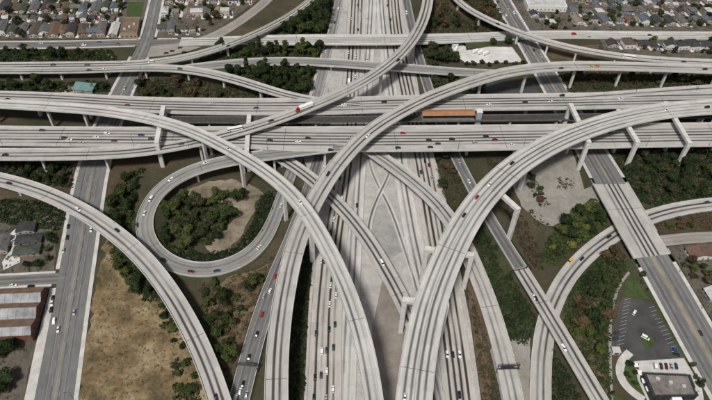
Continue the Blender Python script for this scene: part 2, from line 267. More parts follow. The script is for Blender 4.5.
plain('glass', (.015,.018,.02), .12); plain('rubber', (.015,.015,.015), .8)
plain('dark_gap', (.03,.03,.03), .9)
CARCOL = dict(w=(.76,.76,.75), s=(.42,.43,.44), k=(.012,.012,.014), g=(.055,.058,.062), r=(.36,.02,.018), m=(.13,.014,.016), b=(.03,.075,.19), n=(.018,.05,.035), y=(.62,.42,.08), t=(.35,.28,.18), o=(.60,.20,.03))
for k, c in CARCOL.items(): plain('car_'+k, c, .32, 0.15 if k in 'sgb' else 0, .04, .5)
for k, c in dict(cream=(.42,.385,.32), white=(.60,.59,.565), grey=(.28,.28,.275), tan=(.28,.215,.15), pink=(.42,.31,.27), blue=(.27,.32,.37), brown=(.20,.13,.09)).items():
    plain('wall_'+k, c, .85, 0, .25)
ROOFC = dict(charcoal=(.04,.04,.042), grey=(.11,.11,.11), brown=(.085,.065,.05), tan=(.20,.165,.125), slate=(.085,.105,.13), pale=(.42,.41,.40), rust=(.13,.08,.06), green=(.055,.065,.05))
for k, c in ROOFC.items(): surf('roofing_'+k, tuple(x*.75 for x in c), tuple(x*1.25 for x in c), .5)
def leaf_mat(name, cols):
    m, t, b = newmat(name)
    oi = t.nodes.new('ShaderNodeObjectInfo')
    p = geo_pos(t)
    f = noise(t, p, .22, 4, .7); g = noise(t, p, 1.7, 2)
    x = mth(t, 'ADD', mth(t, 'MULTIPLY', f, .6), mth(t, 'ADD', mth(t, 'MULTIPLY', g, .35), mth(t, 'MULTIPLY', oi.outputs['Random'], .22)))
    n = len(cols)
    c = ramp(t, x, [(.36+.42*i/(n-1), q) for i, q in enumerate(cols)])
    t.links.new(c, b.inputs['Base Color']); b.inputs['Roughness'].default_value = .75
    b.inputs['Specular IOR Level'].default_value = .2
leaf_mat('leaf_dark', [(.008,.015,.005), (.018,.031,.010), (.040,.055,.017)])
leaf_mat('leaf_mid', [(.015,.026,.008), (.038,.056,.014), (.085,.098,.026)])
leaf_mat('leaf_yellow', [(.030,.038,.010), (.085,.095,.020), (.17,.15,.028)])
leaf_mat('leaf_brown', [(.022,.018,.010), (.070,.048,.026), (.12,.082,.045)])
leaf_mat('leaf_straw', [(.06,.045,.02), (.14,.105,.055), (.22,.17,.09)])
leaf_mat('leaf_mixed', [(.014,.020,.009), (.034,.040,.016), (.085,.062,.032)])

# ---------------------------------------------------------------- mesh helpers
COL = scene.collection
def tag(o, label=None, cat=None, group=None, kind=None):
    if label: o['label'] = label
    if cat: o['category'] = cat
    if group: o['group'] = group
    if kind: o['kind'] = kind
    return o
def mk(name, V, Fc, mat, parent=None, smooth=False, uv=None, lim=None):
    me = bpy.data.meshes.new(name); me.from_pydata([tuple(map(float, v)) for v in V], [], [tuple(map(int, f)) for f in Fc])
    if uv is not None:
        for nm2, arr in (('lane', uv), ('limit', lim)):
            l = me.uv_layers.new(name=nm2)
            idx = np.zeros(len(me.loops), int); me.loops.foreach_get('vertex_index', idx)
            l.data.foreach_set('uv', np.asarray(arr, float)[idx].ravel())
    if smooth: me.polygons.foreach_set('use_smooth', [True]*len(me.polygons))
    me.update()
    return link(name, me, mat, parent)
def link(name, me, mat, parent=None):
    o = bpy.data.objects.new(name, me); COL.objects.link(o)
    if mat and not me.materials: me.materials.append(MATS[mat])
    if parent is not None:
        o.parent = parent
    return o
def empty(name, loc=(0,0,0), rz=0.0):
    o = bpy.data.objects.new(name, None); COL.objects.link(o); o.location = loc; o.rotation_euler = (0, 0, rz)
    o.empty_display_size = 1; return o
def loft(secs, close_ends=True):
    """list of closed rings (lists of points, same length) -> verts, faces"""
    k = len(secs[0]); V = [p for s in secs for p in s]; Fc = []
    for i in range(len(secs)-1):
        for j in range(k):
            a, b = i*k+j, i*k+(j+1) % k
            Fc.append((a, b, b+k, a+k))
    if close_ends: Fc += [tuple(range(k))[::-1], tuple(range((len(secs)-1)*k, len(secs)*k))]
    return V, Fc
BOXF = [(0,3,2,1),(4,5,6,7),(0,1,5,4),(1,2,6,5),(2,3,7,6),(3,0,4,7)]
def boxv(x0, x1, y0, y1, z0, z1):
    return [(x0,y0,z0),(x1,y0,z0),(x1,y1,z0),(x0,y1,z0),(x0,y0,z1),(x1,y0,z1),(x1,y1,z1),(x0,y1,z1)]
class MB:
    def __init__(s): s.V = []; s.F = []
    def add(s, V, Fc):
        o = len(s.V); s.V += list(V); s.F += [tuple(i+o for i in f) for f in Fc]; return s
    def box(s, *a): return s.add(boxv(*a), BOXF)
    def build(s, name, mat, parent=None, **k): return mk(name, s.V, s.F, mat, parent, **k)
    def mesh(s, name, mat):
        me = bpy.data.meshes.new(name); me.from_pydata(s.V, [], s.F); me.materials.append(MATS[mat]); return me
def strip(pth, o0, o1, dz, i0=0, i1=None):
    """flat ribbon between two offsets (arrays or numbers)"""
    i1 = len(pth['p']) if i1 is None else i1
    p, n = pth['p'][i0:i1], pth['n'][i0:i1]; N = len(p)
    o0 = np.broadcast_to(o0, (len(pth['p']),))[i0:i1]; o1 = np.broadcast_to(o1, (len(pth['p']),))[i0:i1]
    A = np.c_[p[:, :2]+n*o0[:, None], p[:, 2]+dz]; B = np.c_[p[:, :2]+n*o1[:, None], p[:, 2]+dz]
    V = np.empty((2*N, 3)); V[0::2] = A; V[1::2] = B
    Fc = [(2*i, 2*i+1, 2*i+3, 2*i+2)[::-1] for i in range(N-1)]
    return V, Fc
def prism_run(pth, offs, i0, i1):
    """closed profile [(offset array, dz)] swept from sample i0 to i1"""
    secs = []
    for i in range(i0, i1):
        p, n = pth['p'][i], pth['n'][i]
        secs.append([(p[0]+n[0]*o[i], p[1]+n[1]*o[i], p[2]+dz) for o, dz in offs])
    return loft(secs)
def runs(mask):
    r = []; s = None
    for i, m in enumerate(list(mask)+[False]):
        if m and s is None: s = i
        if not m and s is not None:
            if i-s >= 2: r.append((s, i))
            s = None
    return r
def sheet(name, poly, z, mat, kind='structure', ragged=0.0, parent=None):
    """ground polygon, outline optionally broken up"""
    P0 = np.array([p[:2] for p in poly]); out = []
    for a, b in zip(P0, np.roll(P0, -1, 0)):
        L = np.hypot(*(b-a)); n = max(1, int(L/4)) if ragged else 1
        nn = np.array([-(b-a)[1], (b-a)[0]])/max(L, 1e-6)
        for i in range(n):
            q = a+(b-a)*i/n
            if ragged: q = q+nn*rng.normal(0, ragged*.5)
            out.append((q[0], q[1], z))
    import mathutils
    tris = mathutils.geometry.tessellate_polygon([[Vector(v) for v in out]])
    tris = [t if (Vector(out[t[1]])-Vector(out[t[0]])).cross(Vector(out[t[2]])-Vector(out[t[0]])).z > 0 else t[::-1] for t in tris]
    o = mk(name, out, tris, mat, parent)
    if kind and parent is None: o['kind'] = kind
    return o
def inpoly(xy, poly):
    x, y = xy[:, 0], xy[:, 1]; r = np.zeros(len(xy), bool); P0 = [p[:2] for p in poly]
    for (x0, y0), (x1, y1) in zip(P0, P0[1:]+P0[:1]):
        c = ((y0 > y) != (y1 > y)) & (x < (x1-x0)*(y-y0)/(y1-y0+1e-9)+x0); r ^= c
    return r
def sample_poly(poly, n, rnd=None):
    rnd = rnd or rng
    P0 = np.array([p[:2] for p in poly]); lo, hi = P0.min(0), P0.max(0); out = np.zeros((0, 2))
    for it in range(60):
        c = rnd.uniform(lo, hi, (n*2+20, 2)); out = np.vstack([out, c[inpoly(c, list(map(tuple, P0)))]])
        if len(out) >= n: break
    return out[:n]
def area(poly):
    P0 = np.array([p[:2] for p in poly]); x, y = P0.T
    return abs(np.dot(x, np.roll(y, -1))-np.dot(y, np.roll(x, -1)))/2

# ---------------------------------------------------------------- ground
sheet('ground', [(-3000,-1500),(3000,-1500),(3000,4500),(-3000,4500)], -.30, 'ground_mix')
sheet('freeway_apron', [(-28.2,789.6),(-30.9,634.3),(-35.7,563.5),(-40.7,515.7),(-45.0,469.6),(-49.0,429.5),(-47.6,383.3),(-33.1,343.0),(-29.0,306.4),(-28.4,277.9),(-28.6,235.4),(-26.1,165.7),(-25.9,131.2),
   (79.1,134.9),(77.1,169.5),(76.3,224.3),(74.1,256.1),(72.4,291.7),(68.9,331.7),(64.6,370.9),(58.0,414.8),(54.0,480.1),(49.7,569.1),(43.3,639.5),(37.1,794.9)], -.02, 'apron_concrete')
sheet('plaza', [(13.0,321.6),(23.6,325.3),(27.9,309.1),(33.8,278.8),(21.0,269.3),(12.5,289.0)], .0, 'plaza_concrete', ragged=.3)
sheet('paved_pit', [(20.2,257.2),(30.7,237.9),(34.8,218.8),(30.9,193.7),(26.8,167.6),(24.5,133.0),(19.0,132.8),(18.6,167.3),(13.7,201.3),(13.0,214.2)], .0, 'pit_earth', ragged=.6)
sheet('gore_pavement', [(98.8,210.4),(113.0,212.4),(105.9,170.6),(102.2,135.7),(100.0,135.6),(97.7,170.3)], -.02, 'gravel_lot', ragged=.4)
sheet('dry_field', [(-173.2,294.7),(-177.5,285.0),(-170.8,245.5),(-166.1,214.3),(-156.2,160.9),(-148.6,127.0),(-57.7,130.1),(-75.1,167.0),(-85.3,183.9),(-104.0,209.5),(-125.8,231.3),(-145.4,250.8),(-162.3,271.8)], -.10, 'dry_grass', ragged=3)
sheet('loop_dirt', [(-131.7,330.5),(-122.8,339.6),(-106.7,344.9),(-89.6,345.7),(-76.6,341.9),(-72.1,331.2),(-74.9,318.4),(-78.1,304.1),(-82.3,288.4),(-87.3,275.2),(-102.1,271.8),(-106.5,279.8),(-95.4,289.7),(-89.1,303.6),(-88.0,315.7),(-107.4,323.1),(-120.4,320.4)], -.10, 'loop_earth', ragged=3)
sheet('gravel_lot', [(124.7,361.1),(148.4,391.1),(192.9,396.0),(189.8,369.0),(194.7,341.0),(180.8,331.8),(152.1,310.9),(141.2,308.4),(129.0,324.1),(122.7,343.0)], -.10, 'gravel_lot', ragged=1.5)
sheet('wedge_soil', [(-95.9,232.6),(-84.9,252.6),(-66.7,258.5),(-56.6,265.9),(-59.4,234.1),(-66.1,200.3),(-68.0,173.5),(-75.8,177.7)], -.12, 'wedge_earth', ragged=2)
sheet('roadside_soil', [(77.0,257.9),(84.9,254.9),(87.0,217.2),(83.5,169.7),(77.7,169.5),(76.8,216.8)], -.12, 'red_dirt', ragged=1)
sheet('hillside_soil', [(152.9,243.0),(170.9,256.1),(169.0,228.0),(160.7,205.7),(154.4,172.4),(144.9,172.0),(144.8,191.4),(145.5,215.9)], -.12, 'red_dirt', ragged=3)
sheet('verge_soil', [(-199.8,363.2),(-165.9,362.6),(-170.8,339.4),(-169.9,313.9),(-179.2,305.3),(-189.4,319.1)], -.12, 'bank_brown', ragged=2)
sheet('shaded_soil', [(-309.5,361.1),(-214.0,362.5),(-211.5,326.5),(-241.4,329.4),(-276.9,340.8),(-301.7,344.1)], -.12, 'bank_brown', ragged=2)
sheet('slope_soil', [(228.6,397.9),(299.0,401.6),(301.1,348.4),(259.6,342.0),(228.8,333.0),(223.0,350.1)], -.12, 'bank_brown', ragged=2)
sheet('island_soil', [(-204.6,477.4),(-119.9,471.4),(-62.7,453.3),(-196.1,445.6)], -.12, 'bank_brown', ragged=2)
sheet('brown_slope', [(74.6,641.7),(136.2,693.4),(148.1,624.8),(152.8,581.7),(80.8,571.1)], -.12, 'bank_brown', ragged=2)
sheet('dirt_triangle', [(191.1,562.9),(217.5,557.1),(242.2,562.4),(238.8,540.2),(206.8,531.1),(189.4,533.5)], -.12, 'red_dirt', ragged=1.5)
sheet('town_ground', [(-472.3,523.8),(-222.3,543.7),(-237.5,642.2),(-246.8,715.8),(-565.8,691.0)], -.14, 'town_ground', ragged=1)
sheet('town_ground', [(-206.5,544.7),(-158.2,549.8),(-111.5,633.1),(-90.0,727.9),(-230.3,717.1)], -.14, 'town_ground', ragged=1)
sheet('town_ground', [(171.8,583.0),(468.3,602.5),(551.1,777.7),(162.1,747.5)], -.14, 'town_ground', ragged=1)
sheet('town_ground', [(246.2,570.3),(459.6,584.1),(441.4,545.6),(318.0,538.0),(245.6,551.5)], -.14, 'town_ground', ragged=1)
sheet('town_ground', [(-302.6,298.4),(-218.0,302.4),(-201.9,250.0),(-276.0,244.3)], -.14, 'town_ground', ragged=1)
sheet('town_ground', [(-271.3,234.7),(-203.3,239.2),(-186.3,159.8),(-180.3,125.9),(-217.2,124.6)], -.14, 'town_ground', ragged=1)
sheet('town_ground', [(224.5,295.8),(325.5,300.4),(266.9,176.5),(245.3,175.7),(232.9,246.4)], -.14, 'town_ground', ragged=1)
sheet('sports_lawn', [(-254.2,614.2),(-237.1,615.4),(-232.1,584.1),(-247.5,583.0)], -.08, 'lawn')
sheet('dark_yard', [(120.4,488.8),(164.2,491.4),(166.2,471.1),(114.2,468.1)], -.10, 'parking_asphalt')

# ---------------------------------------------------------------- road builders
LW = 3.6
def uv_for(pth, offs_pairs, lanes, seed):
    pass
def surface(name, key, inset, parent=None, dz=0.0, i0=0, i1=None):
    r, pth = ROADS[key], PATH[key]; h = pth['w']/2-inset
    i1 = len(pth['p']) if i1 is None else i1
    V, Fc = strip(pth, -h, h, dz, i0, i1)
    hh = h[i0:i1]; N = len(hh); n = r['lanes']; lw = np.minimum(LW, 2*h.mean()/max(n, 1)*.96)
    uv = np.zeros((2*N, 2)); uv[0::2, 0] = (-hh)/lw+n/2; uv[1::2, 0] = hh/lw+n/2
    uv[:, 1] = np.repeat(pth['s'][i0:i1], 2)
    lim = np.zeros((2*N, 2)); lim[:, 0] = n; lim[:, 1] = ALLNM.index(key)*1.37
    return mk(name, V, Fc, r['mat'], parent, uv=uv, lim=lim)
def markings(key, parent, dz):
    r, pth = ROADS[key], PATH[key]; n = r['lanes']
    if n == 0: return
    lw = min(LW, (pth['w'].min()-1.2)/n); mb = MB(); my = MB(); N = len(pth['p'])
    for e, b in ((-n*lw/2, mb), (n*lw/2, my if key in ('t','s1','s3') and 0 else mb)):
        V, Fc = strip(pth, e-.07, e+.07, dz); b.add(V.tolist(), Fc)
    for l in range(1, n):
        o = -n*lw/2+l*lw
        for i in range(l % 3, N-1, 3):
            V, Fc = strip(pth, o-.06, o+.06, dz, i, i+2); mb.add(V.tolist(), Fc)
    mb.build('lane_marking', 'paint_worn', parent)
    if key in ('t', 's1', 's3', 'v', 'w'):
        V, Fc = strip(pth, -.1, .1, dz+.012); my.add(V.tolist(), Fc); my.build('centre_line', 'paint_yellow', parent)
def edge_clear(key, side, off):
    """samples where the edge of this deck is not inside another deck at the same level"""
    pth = PATH[key]; xy = pth['p'][:, :2]+pth['n']*(side*off)[:, None]
    d2 = (xy[:, None, 0]-AP[None, :, 0])**2+(xy[:, None, 1]-AP[None, :, 1])**2
    hit = (d2 < (AW[None]/2-.2)**2+1.0) & (np.abs(pth['p'][:, 2][:, None]-AP[None, :, 2]) < 2.2) & (AI[None] != ALLNM.index(key))
    return ~hit.any(1)
def rail_box(key, side, parent, name, h=.95, wd=.42, bot=.5, out=.05, mat='concrete'):
    pth = PATH[key]; ok = edge_clear(key, side, pth['w']/2); mb = MB()
    a = side*(pth['w']/2+out); b = side*(pth['w']/2-wd)
    for i0, i1 in runs(ok):
        V, Fc = prism_run(pth, [(a, -bot), (b, -bot), (b+side*.14, h), (a, h)] if side < 0 else [(a, -bot), (a, h), (b+side*.14, h), (b, -bot)], i0, i1)
        mb.add(V, Fc)
    if mb.V: mb.build(name, mat, parent)
COLUMNS = []
def column(parent, x, y, ztop, ang, wx=3.0, wy=1.9, flare=1.35):
    c, s = math.cos(ang), math.sin(ang); secs = []
    for z, f in ((-.6, 1), (ztop-4.2 if ztop > 7 else ztop*.4, 1), (ztop-1.6, 1.08), (ztop, flare)):
        hx, hy, k = wx/2*f, wy/2*(1+(f-1)*.2), .32
        ring = [(hx,-hy+k),(hx,hy-k),(hx-k,hy),(-hx+k,hy),(-hx,hy-k),(-hx,-hy+k),(-hx+k,-hy),(hx-k,-hy)]
        secs.append([(x+a*c-b*s, y+a*s+b*c, z) for a, b in ring])
    V, Fc = loft(secs); return mk('column', V, Fc, 'column_concrete', parent)
def blocked(x, y, z, key, pad=1.6):
    d2 = (AP[:, 0]-x)**2+(AP[:, 1]-y)**2
    return bool(((d2 < (AW/2+pad)**2+3) & (AP[:, 2] < z-2.5) & (AI != ALLNM.index(key))).any())
def columns(key, parent, gap, zmin):
    pth = PATH[key]; s = pth['s']; N = len(s); k = gap*.5
    skip = [(np.array(a[:2])+np.array(b[:2]))/2 for a, b in BENTS.get(key, [])]
    while k < s[-1]-8:
        best = None
        ic = int(np.argmin(abs(s-k)))
        if any(np.hypot(*(pth['p'][ic][:2]-m)) < 26 for m in skip): k += gap; continue
        for ds in (0, 4, -4, 8, -8, 12, -12):
            i = int(np.argmin(abs(s-(k+ds)))); p = pth['p'][i]
            if p[2] < zmin: continue
            if not blocked(p[0], p[1], p[2], key): best = (i, None); break
        if best is None:
            i = int(np.argmin(abs(s-k))); p, n = pth['p'][i], pth['n'][i]
            if p[2] >= zmin:
                side = {}
                for sg in (-1, 1):
                    for off in np.arange(pth['w'][i]/2-2.0, pth['w'][i]/2+13, 1.0):
                        q = p[:2]+n*sg*off
                        if not blocked(q[0], q[1], p[2], key, 1.3): side[sg] = off; break
                if len(side) == 2: best = (i, side)
                elif len(side) == 1:
                    sg, off = list(side.items())[0]
                    for o2 in np.arange(-2, pth['w'][i]/2, 1.0):
                        q = p[:2]-n*sg*o2
                        if not blocked(q[0], q[1], p[2], key, 1.0): side[-sg] = o2; break
                    if len(side) == 2: best = (i, side)
        if best:
            i, side = best; p, n = pth['p'][i], pth['n'][i]; ang = math.atan2(n[1], n[0])
            wcol = 3.6 if pth['w'][i] > 15 else 3.0
            if side is None:
                column(parent, p[0], p[1], p[2]-1.9, ang, wcol, 2.2 if wcol > 3 else 1.8)
            else:
                a, b = -side[-1]-1.4, side[1]+1.4
                c, sn = n; t = (-sn, c); V = []
                for (o, dz) in ((a, -1.0), (b, -1.0), (b, -3.2), (a, -3.2)):
                    for m in (-1.15, 1.15): V.append((p[0]+n[0]*o+t[0]*m, p[1]+n[1]*o+t[1]*m, p[2]+dz-.15))
                cap = mk('bent_cap', V, [(0,2,3,1),(2,4,5,3),(4,6,7,5),(6,0,1,7),(0,6,4,2),(1,3,5,7)], 'column_concrete', parent)
                for sg in (-1, 1):
                    q = p[:2]+n*sg*side[sg]
                    column(parent, q[0], q[1], p[2]-3.2, ang, 2.2, 1.9, 1.0)
        k += gap
BENTS = {
 'e': [((46.3,253.7,35.5),(74.6,250.1,35.5)),((31.1,213.9,35.5),(55.8,211.4,35.5)),((94.1,317.9,34),(110.9,293.3,34)),((175.3,418.5,30),(179.1,371.8,30)),((215.5,416.6,27),(219.9,377.4,27)),((260.5,432.8,25),(262.8,380.9,25))],
 'b': [((-159.9,402.0,25.5),(-154.4,358.6,25.5))],
 'd': [((-90.1,401.1,20.5),(-85.7,357.5,20.5))],
}
def manual_bents(key, parent):
    for A, B in BENTS.get(key, []):
        a, b = np.array(A[:2]), np.array(B[:2]); d = (b-a)/np.linalg.norm(b-a); t = np.array([-d[1], d[0]]); V = []; z = A[2]
        for q, dz in ((a-d*1.3, 0), (b+d*1.3, 0), (b+d*1.3, -2.4), (a-d*1.3, -2.4)):
            for m in (-1.75, 1.75): V.append((*(q+t*m), z+dz))
        mk('bent_cap', V, [(0,2,3,1),(2,4,5,3),(4,6,7,5),(6,0,1,7),(0,6,4,2),(1,3,5,7)], 'column_concrete', parent)
        for q in (a, b): column(parent, q[0], q[1], z-2.4, math.atan2(d[1], d[0]), 3.1, 3.1, 1.0)
def bridge(key, name, label, cat):
    r, pth = ROADS[key], PATH[key]; N = len(pth['p']); hw = pth['w']/2
    mid = pth['p'][N//2]; root = empty(name, (mid[0], mid[1], 0)); tag(root, label, cat)
    inner = empty('tmp')  # world-space meshes, re-parented with the inverse offset below
    deep = 1.9 if pth['p'][:, 2].max() > 4 else .5
    elev = pth['p'][:, 2] > (r.get('fill', 0) or .01)
    fillm = r.get('fill', 0)
    V, Fc = loft([[(pth['p'][i][0]+pth['n'][i][0]*o, pth['p'][i][1]+pth['n'][i][1]*o, max(pth['p'][i][2]+dz, -.5)) for o, dz in
        ((hw[i], -.02), (hw[i], -.55), (hw[i]*.62, -.95), (hw[i]*.55, -2.05 if elev[i] else -1.0), (-hw[i]*.55, -2.05 if elev[i] else -1.0), (-hw[i]*.62, -.95), (-hw[i], -.55), (-hw[i], -.02))] for i in range(N)])
    mk('girder', V, Fc, 'dark_concrete' if key == 'rail' else 'concrete', inner)
    surface('roadway', key, .40, inner, .0)
    markings(key, inner, .02)
    tall = 1.0 if pth['p'][:, 2].max() > 3 else .8
    for sd in (-1, 1): rail_box(key, sd, inner, 'parapet', h=tall if key != 'rail' else .35, mat='concrete' if key != 'rail' else 'dark_concrete')
    if r.get('median'):
        mb = MB(); z = np.zeros(N)
        Vv, Ff = prism_run(pth, [(z-.3, .0), (z-.1, .8), (z+.1, .8), (z+.3, .0)], 0, N); mb.add(Vv, Ff); mb.build('median_barrier', 'concrete', inner)
    if r.get('mat') != 'ballast':
        for kk in np.arange(30, pth['s'][-1]-5, 88.0):
            i = int(np.argmin(abs(pth['s']-kk))); p, n, t = pth['p'][i], pth['n'][i], pth['t'][i]
            if p[2] < 3: continue
            q = [(p[0]+n[0]*o+t[0]*m, p[1]+n[1]*o+t[1]*m, p[2]+.03) for o, m in ((-hw[i]+.5, -.13), (hw[i]-.5, -.13), (hw[i]-.5, .13), (-hw[i]+.5, .13))]
            mk('expansion_joint', q, [(3,2,1,0)], 'dark_gap', inner)
    else:
        for o in (-2.5, -1.1, 1.1, 2.5):
            Vv, Ff = prism_run(pth, [(np.full(N, o-.08), 0), (np.full(N, o-.08), .2), (np.full(N, o+.08), .2), (np.full(N, o+.08), 0)], 0, N)
            mk('rail', Vv, Ff, 'steel', inner)
    if fillm:
        for sd in (-1, 1):
            for i0, i1 in runs(pth['p'][:, 2] < fillm):
                mb = MB()
                A = []; slope = .04 if r.get('wall') else 1.15
                for i in range(i0, i1):
                    p, n = pth['p'][i], pth['n'][i]; z = max(p[2], .0)
                    for o, zz in ((hw[i]-.1, p[2]-.3), (hw[i]+.3+z*slope, -.45)):
                        A.append((p[0]+n[0]*o*sd, p[1]+n[1]*o*sd, zz))
                K = i1-i0; mb.add(A, [((2*j, 2*j+1, 2*j+3, 2*j+2) if sd > 0 else (2*j, 2*j+2, 2*j+3, 2*j+1)) for j in range(K-1)])
                mb.build('retaining_wall' if r.get('wall') else 'embankment', 'concrete' if r.get('wall') else 'bank_green', inner)
    if r.get('cols'): columns(key, inner, r['cols'], max(3.2, fillm))
    manual_bents(key, inner)
    for ch in list(inner.children):
        ch.parent = root; ch.matrix_parent_inverse = Matrix.Translation((-mid[0], -mid[1], 0))
    bpy.data.objects.remove(inner)
    return root
def ground_road(key, name, inset=0.0):
    r, pth = ROADS[key], PATH[key]
    o = surface(name, key, inset, None, 0.0); o['kind'] = 'structure'
    markings(key, o, .015)
    if r.get('walk'):
        N = len(pth['p'])
        for sd in (-1, 1):
            ok = np.array([not ((((AP[:, 0]-x)**2+(AP[:, 1]-y)**2 < (AW/2+.3)**2+2) & (abs(AP[:, 2]-z) < 2.5) & (AI != ALLNM.index(key))).any())
                 for x, y, z in np.c_[pth['p'][:, :2]+pth['n']*(sd*(pth['w']/2+r['walk']*.6))[:, None], pth['p'][:, 2]]])
            for i0, i1 in runs(ok):
                a, b = sd*(pth['w']/2), sd*(pth['w']/2+r['walk'])
                prof = [(a, -.25), (a, .13), (b, .13), (b, -.25)]
                V, Fc = prism_run(pth, prof if sd < 0 else prof[::-1], i0, i1)
                mk('sidewalk', V, Fc, 'sidewalk_concrete', o)
        if pth['p'][:, 2].max() > 1:
            for sd in (-1, 1):
                for i0, i1 in runs(pth['p'][:, 2] > .25):
                    A = []; mb = MB()
                    for i in range(i0, i1):
                        p, n = pth['p'][i], pth['n'][i]; h0 = pth['w'][i]/2+r['walk']
                        for oo, zz in ((h0-.05, p[2]), (h0+p[2]*1.1, -.4)): A.append((p[0]+n[0]*oo*sd, p[1]+n[1]*oo*sd, zz))
                    mb.add(A, [((2*j, 2*j+1, 2*j+3, 2*j+2) if sd > 0 else (2*j, 2*j+2, 2*j+3, 2*j+1)) for j in range(i1-i0-1)])
                    mb.build('embankment', 'bank_green', o)
    if r.get('rail'):
        for sd in (-1, 1): rail_box(key, sd, o, 'barrier', h=.8, wd=.3, bot=.3)
    return o
for k, nm2 in (('sb','freeway'),('nb','freeway'),('hovs','express_lanes'),('hovn','express_lanes'),('t','street'),('w','street'),('v','street'),('s1','street'),('s3','street'),('u','street'),('apron','paved_apron'),('ya','bus_ramp'),('yb','bus_ramp')):
    ground_road(k, nm2)
for key, wd_, m_ in (('t', 3.4, 'asph_pale'), ('s1', 2.2, 'median_soil'), ('s3', 3.2, 'median_soil')):
    par = [o for o in COL.objects if o.name.startswith('street')][{'t': 0, 's1': 3, 's3': 4}[key]]
    V, Fc = strip(PATH[key], -wd_/2, wd_/2, .012); mk('centre_strip', V, Fc, m_, par)
# median barriers of the ground freeway, children of the carriageway they edge
for key, off in (('sb', 10.0), ('nb', 9.7), ('hovs', 6.1), ('hovn', -6.1), ('nb', -9.6), ('sb', -9.9)):
    par = [o for o in COL.objects if o.get('kind') == 'structure' and o.name.startswith('freeway' if key in ('sb', 'nb') else 'express')]
    pth = PATH[key]; N = len(pth['p']); z = np.full(N, off)
    V, Fc = prism_run(pth, [(z-.3, -.1), (z-.1, .85), (z+.1, .85), (z+.3, -.1)], 0, N)
    mk('concrete_barrier', V, Fc, 'concrete', [o for o in par if not o.name.startswith('freeway_apron')][0 if key in ('sb', 'hovs') else 1])

BR = [('westbound','viaduct','far main viaduct of pale concrete with four lanes, running the full width','viaduct'),
 ('offramp','ramp','single lane ramp splitting off the far side of the far main viaduct at right','ramp'),
 ('eastbound','viaduct','near main viaduct with five stained lanes, running the full width','viaduct'),
 ('rail','rail_viaduct','dark ballasted rail viaduct in the gap between the two main viaducts','rail viaduct'),
 ('d','flyover','slim two lane flyover swinging from the top edge down left onto the near viaduct','flyover'),
 ('b','flyover','pale high flyover from the far viaduct at left curving down to the bottom edge','flyover'),
 ('c','flyover','long S-curve flyover from the right edge over both viaducts to the bottom left of centre','flyover'),
 ('e','flyover','widest and highest flyover with a median barrier, curving from the right edge to the bottom','flyover'),
 ('a','ramp','low ramp at left crossing over the left city street to the bottom edge','ramp'),
 ('f','loop_ramp','round loop ramp circling a clump of trees left of centre','loop ramp'),
 ('g','ramp','asphalt ramp with queued cars running down beside the S-curve flyover','ramp'),
 ('h','connector','short connector bridge passing under the S-curve flyover and over the ground freeway','connector'),
 ('i','connector','connector bridge emerging below the near viaduct and running down right of the wide flyover','connector'),
 ('j','connector','narrow straight asphalt connector climbing between dark bushes right of the wide flyover','connector'),
 ('j2','connector','pale concrete bridge carrying the narrow connector over the right curving ramp','connector'),
 ('k','ramp','right curving ramp passing under the street bridge down to the bottom edge','ramp'),
 ('l','ramp','upper left ramp curving from the top edge to the left edge beside the residential street','ramp'),
 ('m','ramp','ramp from the left edge bending right to join the far main viaduct','ramp'),
 ('n','overpass','straight pale cross street overpass nearest the top of the picture','overpass'),
 ('o','overpass','grey overpass crossing the ground freeway just below the topmost overpass','overpass'),
 ('q','ramp','thin single lane ramp descending across the upper right over the city street','ramp'),
 ('s2','street_bridge','broad pale concrete street bridge over the right curving ramp','bridge')]
for a in BR: bridge(*a)
# ---------------------------------------------------------------- vehicles
def ring_secs(secs):
    """(x, zb, zt, half width bottom, half width top) -> rounded-box rings"""
    R_ = []
    for x, zb, zt, hb, ht in secs:
        c = min(.14, (zt-zb)*.3)
        R_.append([(x,-hb+.1,zb),(x,hb-.1,zb),(x,hb,zb+c),(x,ht,zt-c),(x,ht-.12,zt),(x,-ht+.12,zt),(x,-ht,zt-c),(x,-hb,zb+c)])
    return loft(R_)
def shared(name, VF, mat):
    me = bpy.data.meshes.new(name); me.from_pydata(*(VF[0], [], VF[1])); me.materials.append(MATS[mat]); return me
def wheel_mesh(r, wd):
    a = [(r*math.cos(t*math.pi/5), r*math.sin(t*math.pi/5)) for t in range(10)]
    return shared('wheel', loft([[(x, s*wd/2, z) for x, z in a] for s in (-1, 1)]), 'rubber')
WHEEL = wheel_mesh(.33, .24); BIGWHEEL = wheel_mesh(.5, .35)
